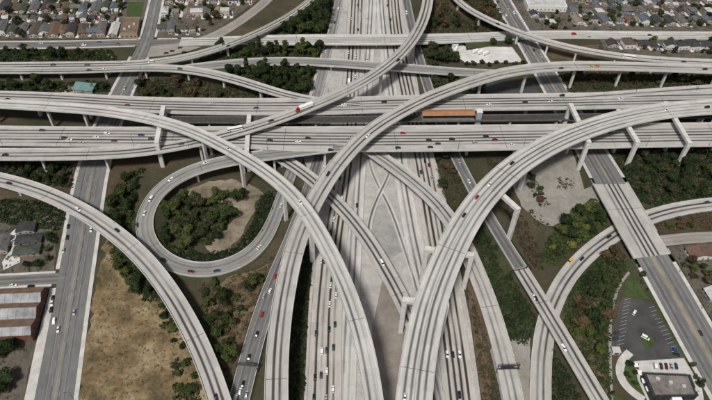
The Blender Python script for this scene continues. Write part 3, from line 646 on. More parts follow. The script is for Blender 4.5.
SHAPES = {  # body sections, window sections, roof box, wheel x, wheel y
 'c': ([(-2.32,.35,.72,.72,.66),(-2.22,.25,.92,.86,.78),(-1.55,.22,.98,.91,.84),(.75,.22,.97,.91,.84),(1.6,.24,.86,.90,.80),(2.2,.27,.72,.84,.70),(2.33,.38,.60,.70,.60)],
       [(-1.85,.9,.97,.74,.72),(-1.15,.9,1.40,.78,.60),(.15,.9,1.42,.80,.60),(1.05,.9,.98,.78,.72)], (-1.15,.2,-.60,.60,1.40,1.45), 1.42, .80),
 'u': ([(-2.35,.45,.95,.80,.74),(-2.28,.32,1.12,.92,.86),(-1.5,.30,1.14,.95,.90),(.8,.30,1.12,.95,.90),(1.7,.32,1.02,.94,.86),(2.25,.36,.88,.88,.76),(2.36,.48,.75,.78,.66)],
       [(-2.2,1.05,1.14,.82,.80),(-1.95,1.05,1.70,.84,.68),(.3,1.05,1.74,.86,.68),(1.15,1.05,1.14,.84,.78)], (-1.95,.35,-.69,.69,1.71,1.77), 1.45, .84),
 'v': ([(-2.6,.45,1.2,.92,.90),(-2.5,.32,1.35,.98,.95),(1.3,.32,1.32,.98,.94),(2.2,.36,1.05,.94,.82),(2.55,.46,.85,.84,.70)],
       [(-2.5,1.25,2.0,.93,.82),(-2.3,1.25,2.05,.94,.82),(.9,1.25,2.05,.94,.80),(1.75,1.25,1.3,.9,.80)], (-2.45,.95,-.86,.86,1.98,2.12), 1.65, .88),
 'p': ([(-2.7,.5,1.0,.90,.90),(-2.6,.4,1.05,.96,.96),(.9,.4,1.10,.96,.90),(1.9,.42,1.02,.94,.84),(2.6,.46,.85,.86,.74)],
       [(-.9,1.0,1.1,.84,.82),(-.7,1.0,1.68,.86,.70),(.6,1.0,1.70,.86,.70),(1.3,1.0,1.1,.84,.78)], (-.72,.62,-.71,.71,1.66,1.73), 1.65, .86),
 't': ([(-4.0,.55,1.0,1.1,1.1),(3.2,.55,1.0,1.1,1.1),(3.4,.5,1.6,1.05,1.0),(4.0,.6,1.3,1.0,.9)],
       [(2.2,1.0,2.2,1.05,.95),(3.0,1.0,2.2,1.05,.95),(3.5,1.0,1.6,1.0,.95)], (2.15,2.95,-.96,.96,2.15,2.3), 2.7, .95),
 'b': ([(-6,.4,1.6,1.2,1.22),(-5.9,.3,1.7,1.27,1.27),(5.8,.3,1.7,1.27,1.27),(6,.45,1.6,1.15,1.15)],
       [(-5.9,1.6,2.7,1.24,1.22),(5.75,1.6,2.7,1.24,1.2),(5.95,1.6,2.5,1.15,1.1)], (-5.95,5.8,-1.24,1.24,2.65,3.05), 3.8, 1.1),
 's': ([(3.6,.6,1.2,1.15,1.15),(5.0,.6,1.2,1.15,1.15),(5.1,.5,2.1,1.15,1.1),(6.6,.5,2.0,1.12,1.05),(8.0,.55,1.7,.95,.85)],
       [(4.6,1.9,3.0,1.12,1.05),(6.1,1.9,3.0,1.12,1.0),(6.7,1.9,2.1,1.05,.95)], (4.4,6.1,-1.1,1.1,2.9,3.3), 5.6, 1.05)}
BODY, WIN, ROOF = {}, {}, {}
for k, (bs, ws, rf, wx, wy) in SHAPES.items():
    V, Fc = ring_secs(bs); me = bpy.data.meshes.new('body'); me.from_pydata(V, [], Fc); BODY[k] = me
    WIN[k] = shared('windows', ring_secs(ws), 'glass')
    me = bpy.data.meshes.new('roof'); me.from_pydata(boxv(*rf), [], BOXF); ROOF[k] = me
BOXME = {'t': shared('cargo_box', (boxv(-4.0,2.0,-1.2,1.2,1.02,3.4), BOXF), 'paint_white'), 's': shared('trailer', (boxv(-8.2,4.2,-1.28,1.28,1.15,4.0), BOXF), 'paint_white')}
LIGHTS = shared('headlight', (boxv(-.04,.04,-.18,.18,-.07,.07), BOXF), 'paint_white')
PAINTED = {}
def painted(dic, k, col):
    key = (id(dic), k, col)
    if key not in PAINTED:
        me = dic[k].copy(); me.materials.clear(); me.materials.append(MATS['car_'+col]); PAINTED[key] = me
    return PAINTED[key]
CATS = dict(c='car', u='car', v='van', t='truck', b='bus', s='truck', p='pickup')
NAMES = dict(c='sedan', u='sport_utility_vehicle', v='van', t='box_truck', b='bus', s='semi_truck', p='pickup_truck')
def vehicle(x, y, z, hd, col, typ, label, group):
    e = empty(NAMES[typ], (x, y, z), hd); tag(e, label, CATS[typ], group)
    link('body', painted(BODY, typ, col), None, e); link('windows', WIN[typ], None, e); link('roof', painted(ROOF, typ, col), None, e)
    if typ in BOXME: link(BOXME[typ].name.split('.')[0], BOXME[typ], None, e)
    bs, ws, rf, wx, wy = SHAPES[typ]; big = typ in 'tbs'
    xs = (-wx, wx) if typ != 's' else (-7.0, -5.8, 4.6, 6.9)
    for a in xs:
        for b in (-wy, wy):
            wh = link('wheel', BIGWHEEL if big else WHEEL, None, e); wh.location = (a, b, .5 if big else .33)
    for b in (-.55, .55):
        hl = link('headlight', LIGHTS, None, e); hl.location = (bs[-1][0]-.0, b, (bs[-1][1]+bs[-1][2])/2+.03)
    return e
CARS = [
    (-295.4, 414.7, 17.0, -0.1, -1, 'k', 'c', 'black sedan, first from the left on the far main viaduct', 'far main viaduct'),
    (-194.1, 412.3, 17.0, -1.6, -1, 'm', 'c', 'maroon sedan, second from the left on the far main viaduct', 'far main viaduct'),
    (-124.2, 419.0, 17.0, 1.9, -1, 's', 'c', 'silver sedan, third from the left on the far main viaduct', 'far main viaduct'),
    (-86.5, 414.3, 17.0, 3.1, -1, 'g', 'c', 'dark grey sedan, fourth from the left on the far main viaduct', 'far main viaduct'),
    (-13.0, 423.3, 17.0, 5.8, -1, 'w', 'c', 'white sedan, fifth from the left on the far main viaduct', 'far main viaduct'),
    (21.0, 428.7, 17.0, 5.9, -1, 'k', 'u', 'black sport utility vehicle, sixth from the left on the far main viaduct', 'far main viaduct'),
    (63.9, 431.9, 17.0, 5.0, -1, 'g', 'c', 'dark grey sedan, seventh from the left on the far main viaduct', 'far main viaduct'),
    (74.6, 436.7, 17.0, 4.8, -1, 'w', 'c', 'white sedan, eighth from the left on the far main viaduct', 'far main viaduct'),
    (110.9, 430.4, 17.0, 4.5, -1, 'w', 'c', 'white sedan, ninth from the left on the far main viaduct', 'far main viaduct'),
    (142.7, 435.7, 17.0, 4.5, -1, 'k', 'c', 'black sedan, tenth from the left on the far main viaduct', 'far main viaduct'),
    (165.5, 437.7, 17.0, 4.7, -1, 'w', 'c', 'white sedan, eleventh from the left on the far main viaduct', 'far main viaduct'),
    (176.9, 447.0, 17.0, 4.8, -1, 'k', 'u', 'black sport utility vehicle, twelfth from the left on the far main viaduct', 'far main viaduct'),
    (228.2, 445.6, 17.0, 5.3, -1, 'w', 'c', 'white sedan, thirteenth from the left on the far main viaduct', 'far main viaduct'),
    (-251.7, 376.5, 17.0, 2.4, 1, 'k', 'c', 'black sedan, first from the left on the near main viaduct', 'near main viaduct'),
    (-231.3, 368.4, 17.0, 2.5, 1, 'k', 'c', 'black sedan, second from the left on the near main viaduct', 'near main viaduct'),
    (-226.6, 366.2, 17.0, 2.5, 1, 'w', 'c', 'white sedan, third from the left on the near main viaduct', 'near main viaduct'),
    (-216.2, 363.2, 17.0, 2.5, 1, 's', 'c', 'silver sedan, fourth from the left on the near main viaduct', 'near main viaduct'),
    (-206.7, 370.3, 17.0, 2.6, 1, 'w', 'c', 'white sedan, fifth from the left on the near main viaduct', 'near main viaduct'),
    (-199.5, 375.0, 17.0, 2.6, 1, 'w', 'u', 'white sport utility vehicle, sixth from the left on the near main viaduct', 'near main viaduct'),
    (-191.5, 366.9, 17.0, 2.7, 1, 'm', 'c', 'maroon sedan, seventh from the left on the near main viaduct', 'near main viaduct'),
    (-172.3, 374.6, 17.0, 2.9, 1, 'b', 'u', 'blue sport utility vehicle, eighth from the left on the near main viaduct', 'near main viaduct'),
    (-163.4, 370.8, 17.0, 3.1, 1, 'g', 'c', 'dark grey sedan, ninth from the left on the near main viaduct', 'near main viaduct'),
    (-69.8, 374.0, 17.0, 0.6, 1, 'k', 'c', 'black sedan, tenth from the left on the near main viaduct', 'near main viaduct'),
    (-47.6, 374.0, 17.0, 1.7, 1, 'w', 'c', 'white sedan, eleventh from the left on the near main viaduct', 'near main viaduct'),
    (-40.0, 378.1, 17.0, 2.2, 1, 'k', 'c', 'black sedan, twelfth from the left on the near main viaduct', 'near main viaduct'),
    (-20.9, 364.6, 17.0, 2.9, 1, 'k', 'u', 'black sport utility vehicle, thirteenth from the left on the near main viaduct', 'near main viaduct'),
    (-6.6, 381.1, 17.0, 3.4, 1, 's', 'c', 'silver sedan, fourteenth from the left on the near main viaduct', 'near main viaduct'),
    (31.7, 370.4, 17.0, 3.9, 1, 'k', 'c', 'black sedan, fifteenth from the left on the near main viaduct', 'near main viaduct'),
    (36.1, 388.4, 17.0, 3.9, 1, 'r', 'c', 'red sedan, sixteenth from the left on the near main viaduct', 'near main viaduct'),
    (56.7, 380.8, 17.0, 4.0, 1, 'k', 'c', 'black sedan, seventeenth from the left on the near main viaduct', 'near main viaduct'),
    (57.4, 372.4, 17.0, 4.0, 1, 'k', 'c', 'black sedan, eighteenth from the left on the near main viaduct', 'near main viaduct'),
    (63.7, 376.9, 17.0, 4.0, 1, 'g', 'c', 'dark grey sedan, nineteenth from the left on the near main viaduct', 'near main viaduct'),
    (75.3, 383.0, 17.0, 4.1, 1, 'k', 'u', 'black sport utility vehicle, twentieth from the left on the near main viaduct', 'near main viaduct'),
    (93.5, 379.7, 17.0, 4.3, 1, 's', 'u', 'silver sport utility vehicle, twenty-first from the left on the near main viaduct', 'near main viaduct'),
    (103.3, 388.3, 17.0, 4.3, 1, 'k', 'c', 'black sedan, twenty-second from the left on the near main viaduct', 'near main viaduct'),
    (110.1, 384.3, 17.0, 4.3, 1, 'm', 'c', 'maroon sedan, twenty-third from the left on the near main viaduct', 'near main viaduct'),
    (122.9, 378.8, 17.0, 4.4, 1, 'w', 'c', 'white sedan, twenty-fourth from the left on the near main viaduct', 'near main viaduct'),
    (206.9, 397.7, 17.0, 4.3, 1, 'g', 'c', 'dark grey sedan, twenty-fifth from the left on the near main viaduct', 'near main viaduct'),
    (-268.5, 346.4, 17.06, -176.8, 1, 'k', 'c', 'black sedan, first from the left on the slim flyover onto the near viaduct', 'slim flyover onto the near viaduct'),
    (-138.0, 364.2, 18.66, -164.4, 1, 'g', 'c', 'dark grey sedan, second from the left on the slim flyover onto the near viaduct', 'slim flyover onto the near viaduct'),
    (-98.0, 379.8, 21.71, -158.8, 1, 'w', 'b', 'white bus, third from the left on the slim flyover onto the near viaduct', 'slim flyover onto the near viaduct'),
    (-70.4, 389.6, 24.2, -151.8, 1, 'g', 'c', 'dark grey sedan, fourth from the left on the slim flyover onto the near viaduct', 'slim flyover onto the near viaduct'),
    (-45.1, 404.9, 25.5, -145.0, 1, 'r', 's', 'red semi truck, fifth from the left on the slim flyover onto the near viaduct', 'slim flyover onto the near viaduct'),
    (33.6, 481.8, 24.55, -121.9, 1, 'k', 'c', 'black sedan, sixth from the left on the slim flyover onto the near viaduct', 'slim flyover onto the near viaduct'),
    (-96.4, 345.2, 32.13, -36.3, 1, 'w', 'c', 'white sedan, first from the left on the high left flyover', 'high left flyover'),
    (-37.9, 290.3, 34.82, -55.6, 1, 'w', 'c', 'white sedan, second from the left on the high left flyover', 'high left flyover'),
    (-21.1, 327.9, 26.06, -113.3, 1, 'k', 'u', 'black sport utility vehicle, first from the left on the long S-curve flyover', 'long S-curve flyover'),
    (7.6, 370.9, 27.31, -127.1, 1, 'w', 'c', 'white sedan, second from the left on the long S-curve flyover', 'long S-curve flyover'),
    (180.6, 478.6, 24.25, -169.4, 1, 'n', 'c', 'dark green sedan, third from the left on the long S-curve flyover', 'long S-curve flyover'),
    (209.3, 484.2, 23.28, -173.6, 1, 'y', 'c', 'yellow sedan, fourth from the left on the long S-curve flyover', 'long S-curve flyover'),
    (215.2, 485.8, 22.99, -174.4, 1, 'o', 'c', 'orange sedan, fifth from the left on the long S-curve flyover', 'long S-curve flyover'),
    (317.8, 492.6, 19.33, -177.1, 1, 'k', 'c', 'black sedan, sixth from the left on the long S-curve flyover', 'long S-curve flyover'),
    (29.0, 150.9, 36.97, -97.2, 1, 'w', 'c', 'white sedan, first from the bottom on the widest right flyover', 'widest right flyover'),
    (72.2, 281.3, 37.28, -119.1, 1, 'k', 'c', 'black sedan, second from the bottom on the widest right flyover', 'widest right flyover'),
    (82.9, 299.1, 36.71, -123.5, 1, 'r', 'c', 'red sedan, third from the bottom on the widest right flyover', 'widest right flyover'),
    (93.7, 312.9, 36.15, -127.0, 1, 'w', 'c', 'white sedan, fourth from the bottom on the widest right flyover', 'widest right flyover'),
    (113.0, 337.1, 34.86, -133.9, 1, 'k', 'c', 'black sedan, fifth from the bottom on the widest right flyover', 'widest right flyover'),
    (256.3, 419.1, 26.16, -163.0, 1, 'w', 'c', 'white sedan, sixth from the bottom on the widest right flyover', 'widest right flyover'),
    (293.5, 427.6, 24.38, -168.9, 1, 'k', 'u', 'black sport utility vehicle, seventh from the bottom on the widest right flyover', 'widest right flyover'),
    (-257.6, 322.0, 11.11, -16.3, 1, 'k', 'c', 'black sedan, first from the left on the low left ramp', 'low left ramp'),
    (-198.0, 297.5, 11.5, -29.9, 1, 'w', 'u', 'white sport utility vehicle, second from the left on the low left ramp', 'low left ramp'),
    (-164.9, 279.6, 11.5, -36.7, 1, 'k', 'c', 'black sedan, third from the left on the low left ramp', 'low left ramp'),
    (-74.7, 160.4, 10.03, -64.4, 1, 'k', 'c', 'black sedan, fourth from the left on the low left ramp', 'low left ramp'),
    (-109.6, 253.3, 2.44, -6.9, 1, 'm', 'c', 'maroon sedan, first from the bottom on the round loop ramp', 'round loop ramp'),
    (-92.4, 254.9, 1.97, 14.9, 1, 'b', 'c', 'blue sedan, second from the bottom on the round loop ramp', 'round loop ramp'),
    (-129.9, 261.4, 3.11, -32.5, 1, 'k', 'u', 'black sport utility vehicle, third from the bottom on the round loop ramp', 'round loop ramp'),
    (-67.0, 277.5, 0.95, 61.7, 1, 'w', 'c', 'white sedan, fourth from the bottom on the round loop ramp', 'round loop ramp'),
    (-155.5, 290.5, 4.99, -76.2, 1, 'g', 'c', 'dark grey sedan, fifth from the bottom on the round loop ramp', 'round loop ramp'),
    (-152.8, 301.4, 5.97, -92.0, 1, 'w', 'c', 'white sedan, sixth from the bottom on the round loop ramp', 'round loop ramp'),
    (-56.2, 319.4, 0.31, 81.8, 1, 'w', 'c', 'white sedan, seventh from the bottom on the round loop ramp', 'round loop ramp'),
    (-151.2, 314.4, 7.15, -107.4, 1, 'w', 'v', 'white van, eighth from the bottom on the round loop ramp', 'round loop ramp'),
    (-140.4, 333.4, 9.35, -133.3, 1, 'w', 'u', 'white sport utility vehicle, ninth from the bottom on the round loop ramp', 'round loop ramp'),
    (-116.7, 350.4, 12.32, -158.4, 1, 'w', 'c', 'white sedan, tenth from the bottom on the round loop ramp', 'round loop ramp'),
    (-34.8, 530.5, 0.2, 85.0, 1, 'w', 'c', 'white sedan, eleventh from the bottom on the round loop ramp', 'round loop ramp'),
    (-29.1, 586.0, 0.2, 86.4, 1, 'k', 'c', 'black sedan, twelfth from the bottom on the round loop ramp', 'round loop ramp'),
    (-26.1, 613.3, 0.2, 87.1, 1, 'w', 'v', 'white van, thirteenth from the bottom on the round loop ramp', 'round loop ramp'),
    (-65.3, 165.1, 1.2, 85.2, 1, 'w', 'v', 'white van, first from the bottom on the queued lower left ramp', 'queued lower left ramp'),
    (-59.5, 167.2, 1.2, 85.2, 1, 's', 'c', 'silver sedan, second from the bottom on the queued lower left ramp', 'queued lower left ramp'),
    (-63.5, 168.9, 1.2, 85.3, 1, 'w', 'c', 'white sedan, third from the bottom on the queued lower left ramp', 'queued lower left ramp'),
    (-62.5, 173.4, 1.2, 85.3, 1, 'k', 'c', 'black sedan, fourth from the bottom on the queued lower left ramp', 'queued lower left ramp'),
    (-61.5, 191.1, 1.19, 84.6, 1, 'k', 'c', 'black sedan, fifth from the bottom on the queued lower left ramp', 'queued lower left ramp'),
    (-58.9, 207.3, 1.15, 83.4, 1, 'k', 'c', 'black sedan, sixth from the bottom on the queued lower left ramp', 'queued lower left ramp'),
    (-57.7, 222.1, 1.06, 81.8, 1, 'r', 'u', 'red sport utility vehicle, seventh from the bottom on the queued lower left ramp', 'queued lower left ramp'),
    (-58.3, 237.0, 0.93, 80.0, 1, 's', 'c', 'silver sedan, eighth from the bottom on the queued lower left ramp', 'queued lower left ramp'),
    (-54.8, 240.3, 0.9, 79.5, 1, 'w', 'u', 'white sport utility vehicle, ninth from the bottom on the queued lower left ramp', 'queued lower left ramp'),
    (-52.9, 252.9, 0.79, 78.4, 1, 'r', 'c', 'red sedan, tenth from the bottom on the queued lower left ramp', 'queued lower left ramp'),
    (-13.4, 167.0, 0.05, -87.9, -1, 's', 'c', 'silver sedan, first from the bottom on the left ground freeway', 'left ground freeway'),
    (-20.4, 167.4, 0.05, -87.9, -1, 'k', 'c', 'black sedan, second from the bottom on the left ground freeway', 'left ground freeway'),
    (-9.6, 172.8, 0.05, -87.8, -1, 'w', 'u', 'white sport utility vehicle, third from the bottom on the left ground freeway', 'left ground freeway'),
    (-20.7, 180.0, 0.05, -87.8, -1, 'k', 'c', 'black sedan, fourth from the bottom on the left ground freeway', 'left ground freeway'),
    (-17.2, 181.5, 0.05, -87.8, -1, 'g', 'c', 'dark grey sedan, fifth from the bottom on the left ground freeway', 'left ground freeway'),
    (-14.0, 184.2, 0.05, -87.8, -1, 'w', 'u', 'white sport utility vehicle, sixth from the bottom on the left ground freeway', 'left ground freeway'),
    (-17.7, 197.6, 0.05, -88.0, -1, 'w', 'v', 'white van, seventh from the bottom on the left ground freeway', 'left ground freeway'),
    (-14.8, 198.4, 0.05, -88.1, -1, 'g', 'c', 'dark grey sedan, eighth from the bottom on the left ground freeway', 'left ground freeway'),
    (-10.7, 200.6, 0.05, -88.1, -1, 'n', 'c', 'dark green sedan, ninth from the bottom on the left ground freeway', 'left ground freeway'),
    (-22.2, 210.2, 0.05, -88.5, -1, 'g', 'c', 'dark grey sedan, tenth from the bottom on the left ground freeway', 'left ground freeway'),
    (-14.2, 213.4, 0.05, -88.5, -1, 'k', 'c', 'black sedan, eleventh from the bottom on the left ground freeway', 'left ground freeway'),
    (-10.6, 217.2, 0.05, -88.6, -1, 'n', 'c', 'dark green sedan, twelfth from the bottom on the left ground freeway', 'left ground freeway'),
    (-14.9, 232.3, 0.05, -89.5, -1, 'w', 'c', 'white sedan, thirteenth from the bottom on the left ground freeway', 'left ground freeway'),
    (-11.0, 239.6, 0.05, -89.9, -1, 'w', 'c', 'white sedan, fourteenth from the bottom on the left ground freeway', 'left ground freeway'),
    (-15.1, 247.5, 0.05, -90.4, -1, 'w', 'c', 'white sedan, fifteenth from the bottom on the left ground freeway', 'left ground freeway'),
    (-20.0, 267.8, 0.05, -91.7, -1, 'm', 'c', 'maroon sedan, sixteenth from the bottom on the left ground freeway', 'left ground freeway'),
    (-22.8, 268.5, 0.05, -91.7, -1, 'w', 'c', 'white sedan, seventeenth from the bottom on the left ground freeway', 'left ground freeway'),
    (-18.0, 294.5, 0.05, -93.2, -1, 'g', 'c', 'dark grey sedan, eighteenth from the bottom on the left ground freeway', 'left ground freeway'),
    (-14.4, 295.7, 0.05, -93.4, -1, 's', 'c', 'silver sedan, nineteenth from the bottom on the left ground freeway', 'left ground freeway'),
    (-15.7, 307.3, 0.05, -93.7, -1, 'w', 'c', 'white sedan, twentieth from the bottom on the left ground freeway', 'left ground freeway'),
    (-13.1, 314.5, 0.05, -93.8, -1, 'k', 'c', 'black sedan, twenty-first from the bottom on the left ground freeway', 'left ground freeway'),
    (-10.7, 329.2, 0.05, -93.8, -1, 'w', 'u', 'white sport utility vehicle, twenty-second from the bottom on the left ground freeway', 'left ground freeway'),
    (-10.5, 342.2, 0.05, -93.7, -1, 'r', 'c', 'red sedan, twenty-third from the bottom on the left ground freeway', 'left ground freeway'),
    (-13.2, 351.1, 0.05, -93.5, -1, 'g', 'c', 'dark grey sedan, twenty-fourth from the bottom on the left ground freeway', 'left ground freeway'),
    (-10.4, 480.0, 0.05, -90.5, -1, 'w', 't', 'white box truck, first from the bottom on the left ground freeway beyond the far viaduct', 'left ground freeway beyond the far viaduct'),
    (-4.6, 490.0, 0.05, -90.4, -1, 'w', 'c', 'white sedan, second from the bottom on the left ground freeway beyond the far viaduct', 'left ground freeway beyond the far viaduct'),
    (-5.4, 522.8, 0.05, -90.1, -1, 'w', 'c', 'white sedan, third from the bottom on the left ground freeway beyond the far viaduct', 'left ground freeway beyond the far viaduct'),
    (-12.5, 530.4, 0.05, -90.1, -1, 'w', 'c', 'white sedan, fourth from the bottom on the left ground freeway beyond the far viaduct', 'left ground freeway beyond the far viaduct'),
    (-4.1, 573.0, 0.05, -90.0, -1, 'k', 'c', 'black sedan, fifth from the bottom on the left ground freeway beyond the far viaduct', 'left ground freeway beyond the far viaduct'),
    (-2.4, 592.2, 0.05, -90.0, -1, 'w', 'c', 'white sedan, sixth from the bottom on the left ground freeway beyond the far viaduct', 'left ground freeway beyond the far viaduct'),
    (-11.0, 594.7, 0.05, -90.0, -1, 'w', 'c', 'white sedan, seventh from the bottom on the left ground freeway beyond the far viaduct', 'left ground freeway beyond the far viaduct'),
    (-2.3, 613.1, 0.05, -89.8, -1, 's', 'c', 'silver sedan, eighth from the bottom on the left ground freeway beyond the far viaduct', 'left ground freeway beyond the far viaduct'),
    (-5.3, 623.7, 0.05, -89.7, -1, 'g', 'c', 'dark grey sedan, ninth from the bottom on the left ground freeway beyond the far viaduct', 'left ground freeway beyond the far viaduct'),
    (0.9, 322.4, 0.03, -91.1, -1, 'k', 'c', 'black sedan, first from the bottom on the left express lanes', 'left express lanes'),
    (5.9, 519.2, 0.03, -91.4, -1, 'w', 'c', 'white sedan, second from the bottom on the left express lanes', 'left express lanes'),
    (4.9, 595.8, 0.03, -91.3, -1, 'w', 'c', 'white sedan, third from the bottom on the left express lanes', 'left express lanes'),
    (64.6, 171.8, 0.06, -88.6, 1, 'k', 'u', 'black sport utility vehicle, first from the bottom on the right ground freeway', 'right ground freeway'),
    (63.0, 198.3, 0.06, -88.3, 1, 'k', 'c', 'black sedan, second from the bottom on the right ground freeway', 'right ground freeway'),
    (59.5, 198.5, 0.06, -88.3, 1, 'w', 'u', 'white sport utility vehicle, third from the bottom on the right ground freeway', 'right ground freeway'),
    (67.1, 198.8, 0.06, -88.3, 1, 'w', 'u', 'white sport utility vehicle, fourth from the bottom on the right ground freeway', 'right ground freeway'),
    (59.5, 354.7, 0.06, -85.9, 1, 's', 'c', 'silver sedan, fifth from the bottom on the right ground freeway', 'right ground freeway'),
    (51.1, 361.2, 0.06, -85.6, 1, 'g', 'c', 'dark grey sedan, sixth from the bottom on the right ground freeway', 'right ground freeway'),
    (58.0, 369.7, 0.06, -85.2, 1, 'm', 'c', 'maroon sedan, seventh from the bottom on the right ground freeway', 'right ground freeway'),
    (55.0, 374.4, 0.06, -85.0, 1, 'k', 'c', 'black sedan, eighth from the bottom on the right ground freeway', 'right ground freeway'),
    (29.9, 595.4, 0.06, -87.7, 1, 'k', 'c', 'black sedan, ninth from the bottom on the right ground freeway', 'right ground freeway'),
    (31.8, 615.4, 0.06, -88.3, 1, 's', 'c', 'silver sedan, tenth from the bottom on the right ground freeway', 'right ground freeway'),
    (27.3, 624.8, 0.06, -88.5, 1, 'k', 'c', 'black sedan, eleventh from the bottom on the right ground freeway', 'right ground freeway'),
    (19.1, 261.1, 8.54, -64.3, 1, 'w', 'v', 'white van, first from the bottom on the short connector bridge', 'short connector bridge'),
    (88.4, 352.2, 0.61, -75.1, 1, 'w', 'c', 'white sedan, first from the bottom on the narrow asphalt connector', 'narrow asphalt connector'),
    (82.7, 375.5, 0.36, -76.4, 1, 's', 'c', 'silver sedan, second from the bottom on the narrow asphalt connector', 'narrow asphalt connector'),
    (47.3, 609.8, 0.2, -86.0, 1, 'w', 'v', 'white van, third from the bottom on the narrow asphalt connector', 'narrow asphalt connector'),
    (130.1, 201.5, 7.4, -72.0, 1, 'w', 'p', 'white pickup truck, first from the bottom on the concrete bridge of the narrow connector', 'concrete bridge of the narrow connector'),
    (119.5, 237.8, 7.05, -72.4, 1, 'k', 'c', 'black sedan, second from the bottom on the concrete bridge of the narrow connector', 'concrete bridge of the narrow connector'),
    (118.4, 238.9, 7.05, -72.4, 1, 'w', 'c', 'white sedan, third from the bottom on the concrete bridge of the narrow connector', 'concrete bridge of the narrow connector'),
    (151.6, 275.3, 0.2, -132.6, 1, 'y', 'v', 'yellow van, first from the left on the right curving ramp', 'right curving ramp'),
    (160.6, 277.9, 0.2, -135.1, 1, 'k', 'c', 'black sedan, second from the left on the right curving ramp', 'right curving ramp'),
    (185.2, 299.4, 0.2, -143.3, 1, 'k', 'c', 'black sedan, third from the left on the right curving ramp', 'right curving ramp'),
    (271.1, 338.5, 0.2, -169.0, 1, 'g', 'c', 'dark grey sedan, fourth from the left on the right curving ramp', 'right curving ramp'),
    (-183.3, 206.6, 0.04, -78.3, 1, 'w', 'c', 'white sedan, first from the bottom on the left city street', 'left city street'),
    (-187.9, 212.2, 0.04, -78.3, 1, 'w', 'u', 'white sport utility vehicle, second from the bottom on the left city street', 'left city street'),
    (-177.7, 219.4, 0.04, -78.3, 1, 's', 'c', 'silver sedan, third from the bottom on the left city street', 'left city street'),
    (-192.9, 220.6, 0.04, -78.3, 1, 'k', 'c', 'black sedan, fourth from the bottom on the left city street', 'left city street'),
    (-194.2, 225.6, 0.04, -78.3, 1, 'w', 'c', 'white sedan, fifth from the bottom on the left city street', 'left city street'),
    (-195.1, 229.4, 0.04, -78.3, 1, 'k', 'c', 'black sedan, sixth from the bottom on the left city street', 'left city street'),
    (-202.1, 269.4, 0.04, -78.4, 1, 's', 'c', 'silver sedan, seventh from the bottom on the left city street', 'left city street'),
    (-203.6, 280.8, 0.04, -78.2, 1, 'k', 'c', 'black sedan, eighth from the bottom on the left city street', 'left city street'),
    (-189.3, 289.0, 0.04, -78.2, 1, 'w', 'c', 'white sedan, ninth from the bottom on the left city street', 'left city street'),
    (-206.5, 291.1, 0.04, -78.1, 1, 'k', 'c', 'black sedan, tenth from the bottom on the left city street', 'left city street'),
    (-213.1, 458.7, 0.04, -89.5, 1, 's', 'c', 'silver sedan, eleventh from the bottom on the left city street', 'left city street'),
    (-224.6, 238.6, 0.02, 6.4, 1, 'w', 'c', 'white sedan, first from the left on the side street above the brick building', 'side street above the brick building'),
    (-212.6, 238.3, 0.02, 6.3, 1, 'k', 'c', 'black sedan, second from the left on the side street above the brick building', 'side street above the brick building'),
    (-333.4, 520.8, 0.02, 4.0, 1, 'k', 'c', 'black sedan, first from the left on the residential street at upper left', 'residential street at upper left'),
    (-315.3, 527.3, 0.02, 4.4, 1, 's', 'c', 'silver sedan, second from the left on the residential street at upper left', 'residential street at upper left'),
    (-272.7, 526.4, 0.02, 6.4, 1, 'w', 'u', 'white sport utility vehicle, third from the left on the residential street at upper left', 'residential street at upper left'),
    (-259.9, 532.7, 0.02, 6.8, 1, 'b', 'c', 'blue sedan, fourth from the left on the residential street at upper left', 'residential street at upper left'),
    (-240.3, 530.3, 0.02, 6.8, 1, 'g', 'c', 'dark grey sedan, fifth from the left on the residential street at upper left', 'residential street at upper left'),
    (-282.6, 478.2, 9.22, -176.3, 1, 'k', 'c', 'black sedan, first from the left on the upper left curving ramp', 'upper left curving ramp'),
    (-251.8, 479.8, 9.41, -176.2, 1, 'g', 'c', 'dark grey sedan, second from the left on the upper left curving ramp', 'upper left curving ramp'),
    (-194.3, 486.3, 10.15, -167.3, 1, 'w', 'v', 'white van, third from the left on the upper left curving ramp', 'upper left curving ramp'),
    (-127.8, 516.2, 11.12, -141.5, 1, 'k', 'c', 'black sedan, fourth from the left on the upper left curving ramp', 'upper left curving ramp'),
    (-74.4, 576.9, 10.0, -123.3, 1, 'w', 'c', 'white sedan, fifth from the left on the upper left curving ramp', 'upper left curving ramp'),
    (-247.1, 471.1, 9.51, 5.3, 1, 'k', 'c', 'black sedan, first from the left on the ramp joining the far viaduct', 'ramp joining the far viaduct'),
    (-233.9, 472.9, 9.63, 6.1, 1, 'w', 'c', 'white sedan, second from the left on the ramp joining the far viaduct', 'ramp joining the far viaduct'),
    (-165.2, 476.7, 10.7, -6.8, 1, 'k', 'c', 'black sedan, third from the left on the ramp joining the far viaduct', 'ramp joining the far viaduct'),
    (-189.8, 517.5, 0.03, 15.9, 1, 'k', 'c', 'black sedan, first from the left on the pale upper left apron', 'pale upper left apron'),
    (-184.9, 521.3, 0.03, 18.2, 1, 'k', 'c', 'black sedan, second from the left on the pale upper left apron', 'pale upper left apron'),
    (-178.5, 527.9, 0.03, 23.5, 1, 'g', 'c', 'dark grey sedan, third from the left on the pale upper left apron', 'pale upper left apron'),
    (-172.9, 520.3, 0.03, 26.5, 1, 'k', 'c', 'black sedan, fourth from the left on the pale upper left apron', 'pale upper left apron'),
    (178.7, 535.3, 0.02, -80.7, 1, 's', 'c', 'silver sedan, first from the bottom on the right city street near the top', 'right city street near the top'),
    (173.5, 545.8, 0.02, -80.5, 1, 'k', 'c', 'black sedan, second from the bottom on the right city street near the top', 'right city street near the top'),
    (162.3, 563.7, 0.03, -80.5, 1, 'g', 'c', 'dark grey sedan, third from the bottom on the right city street near the top', 'right city street near the top'),
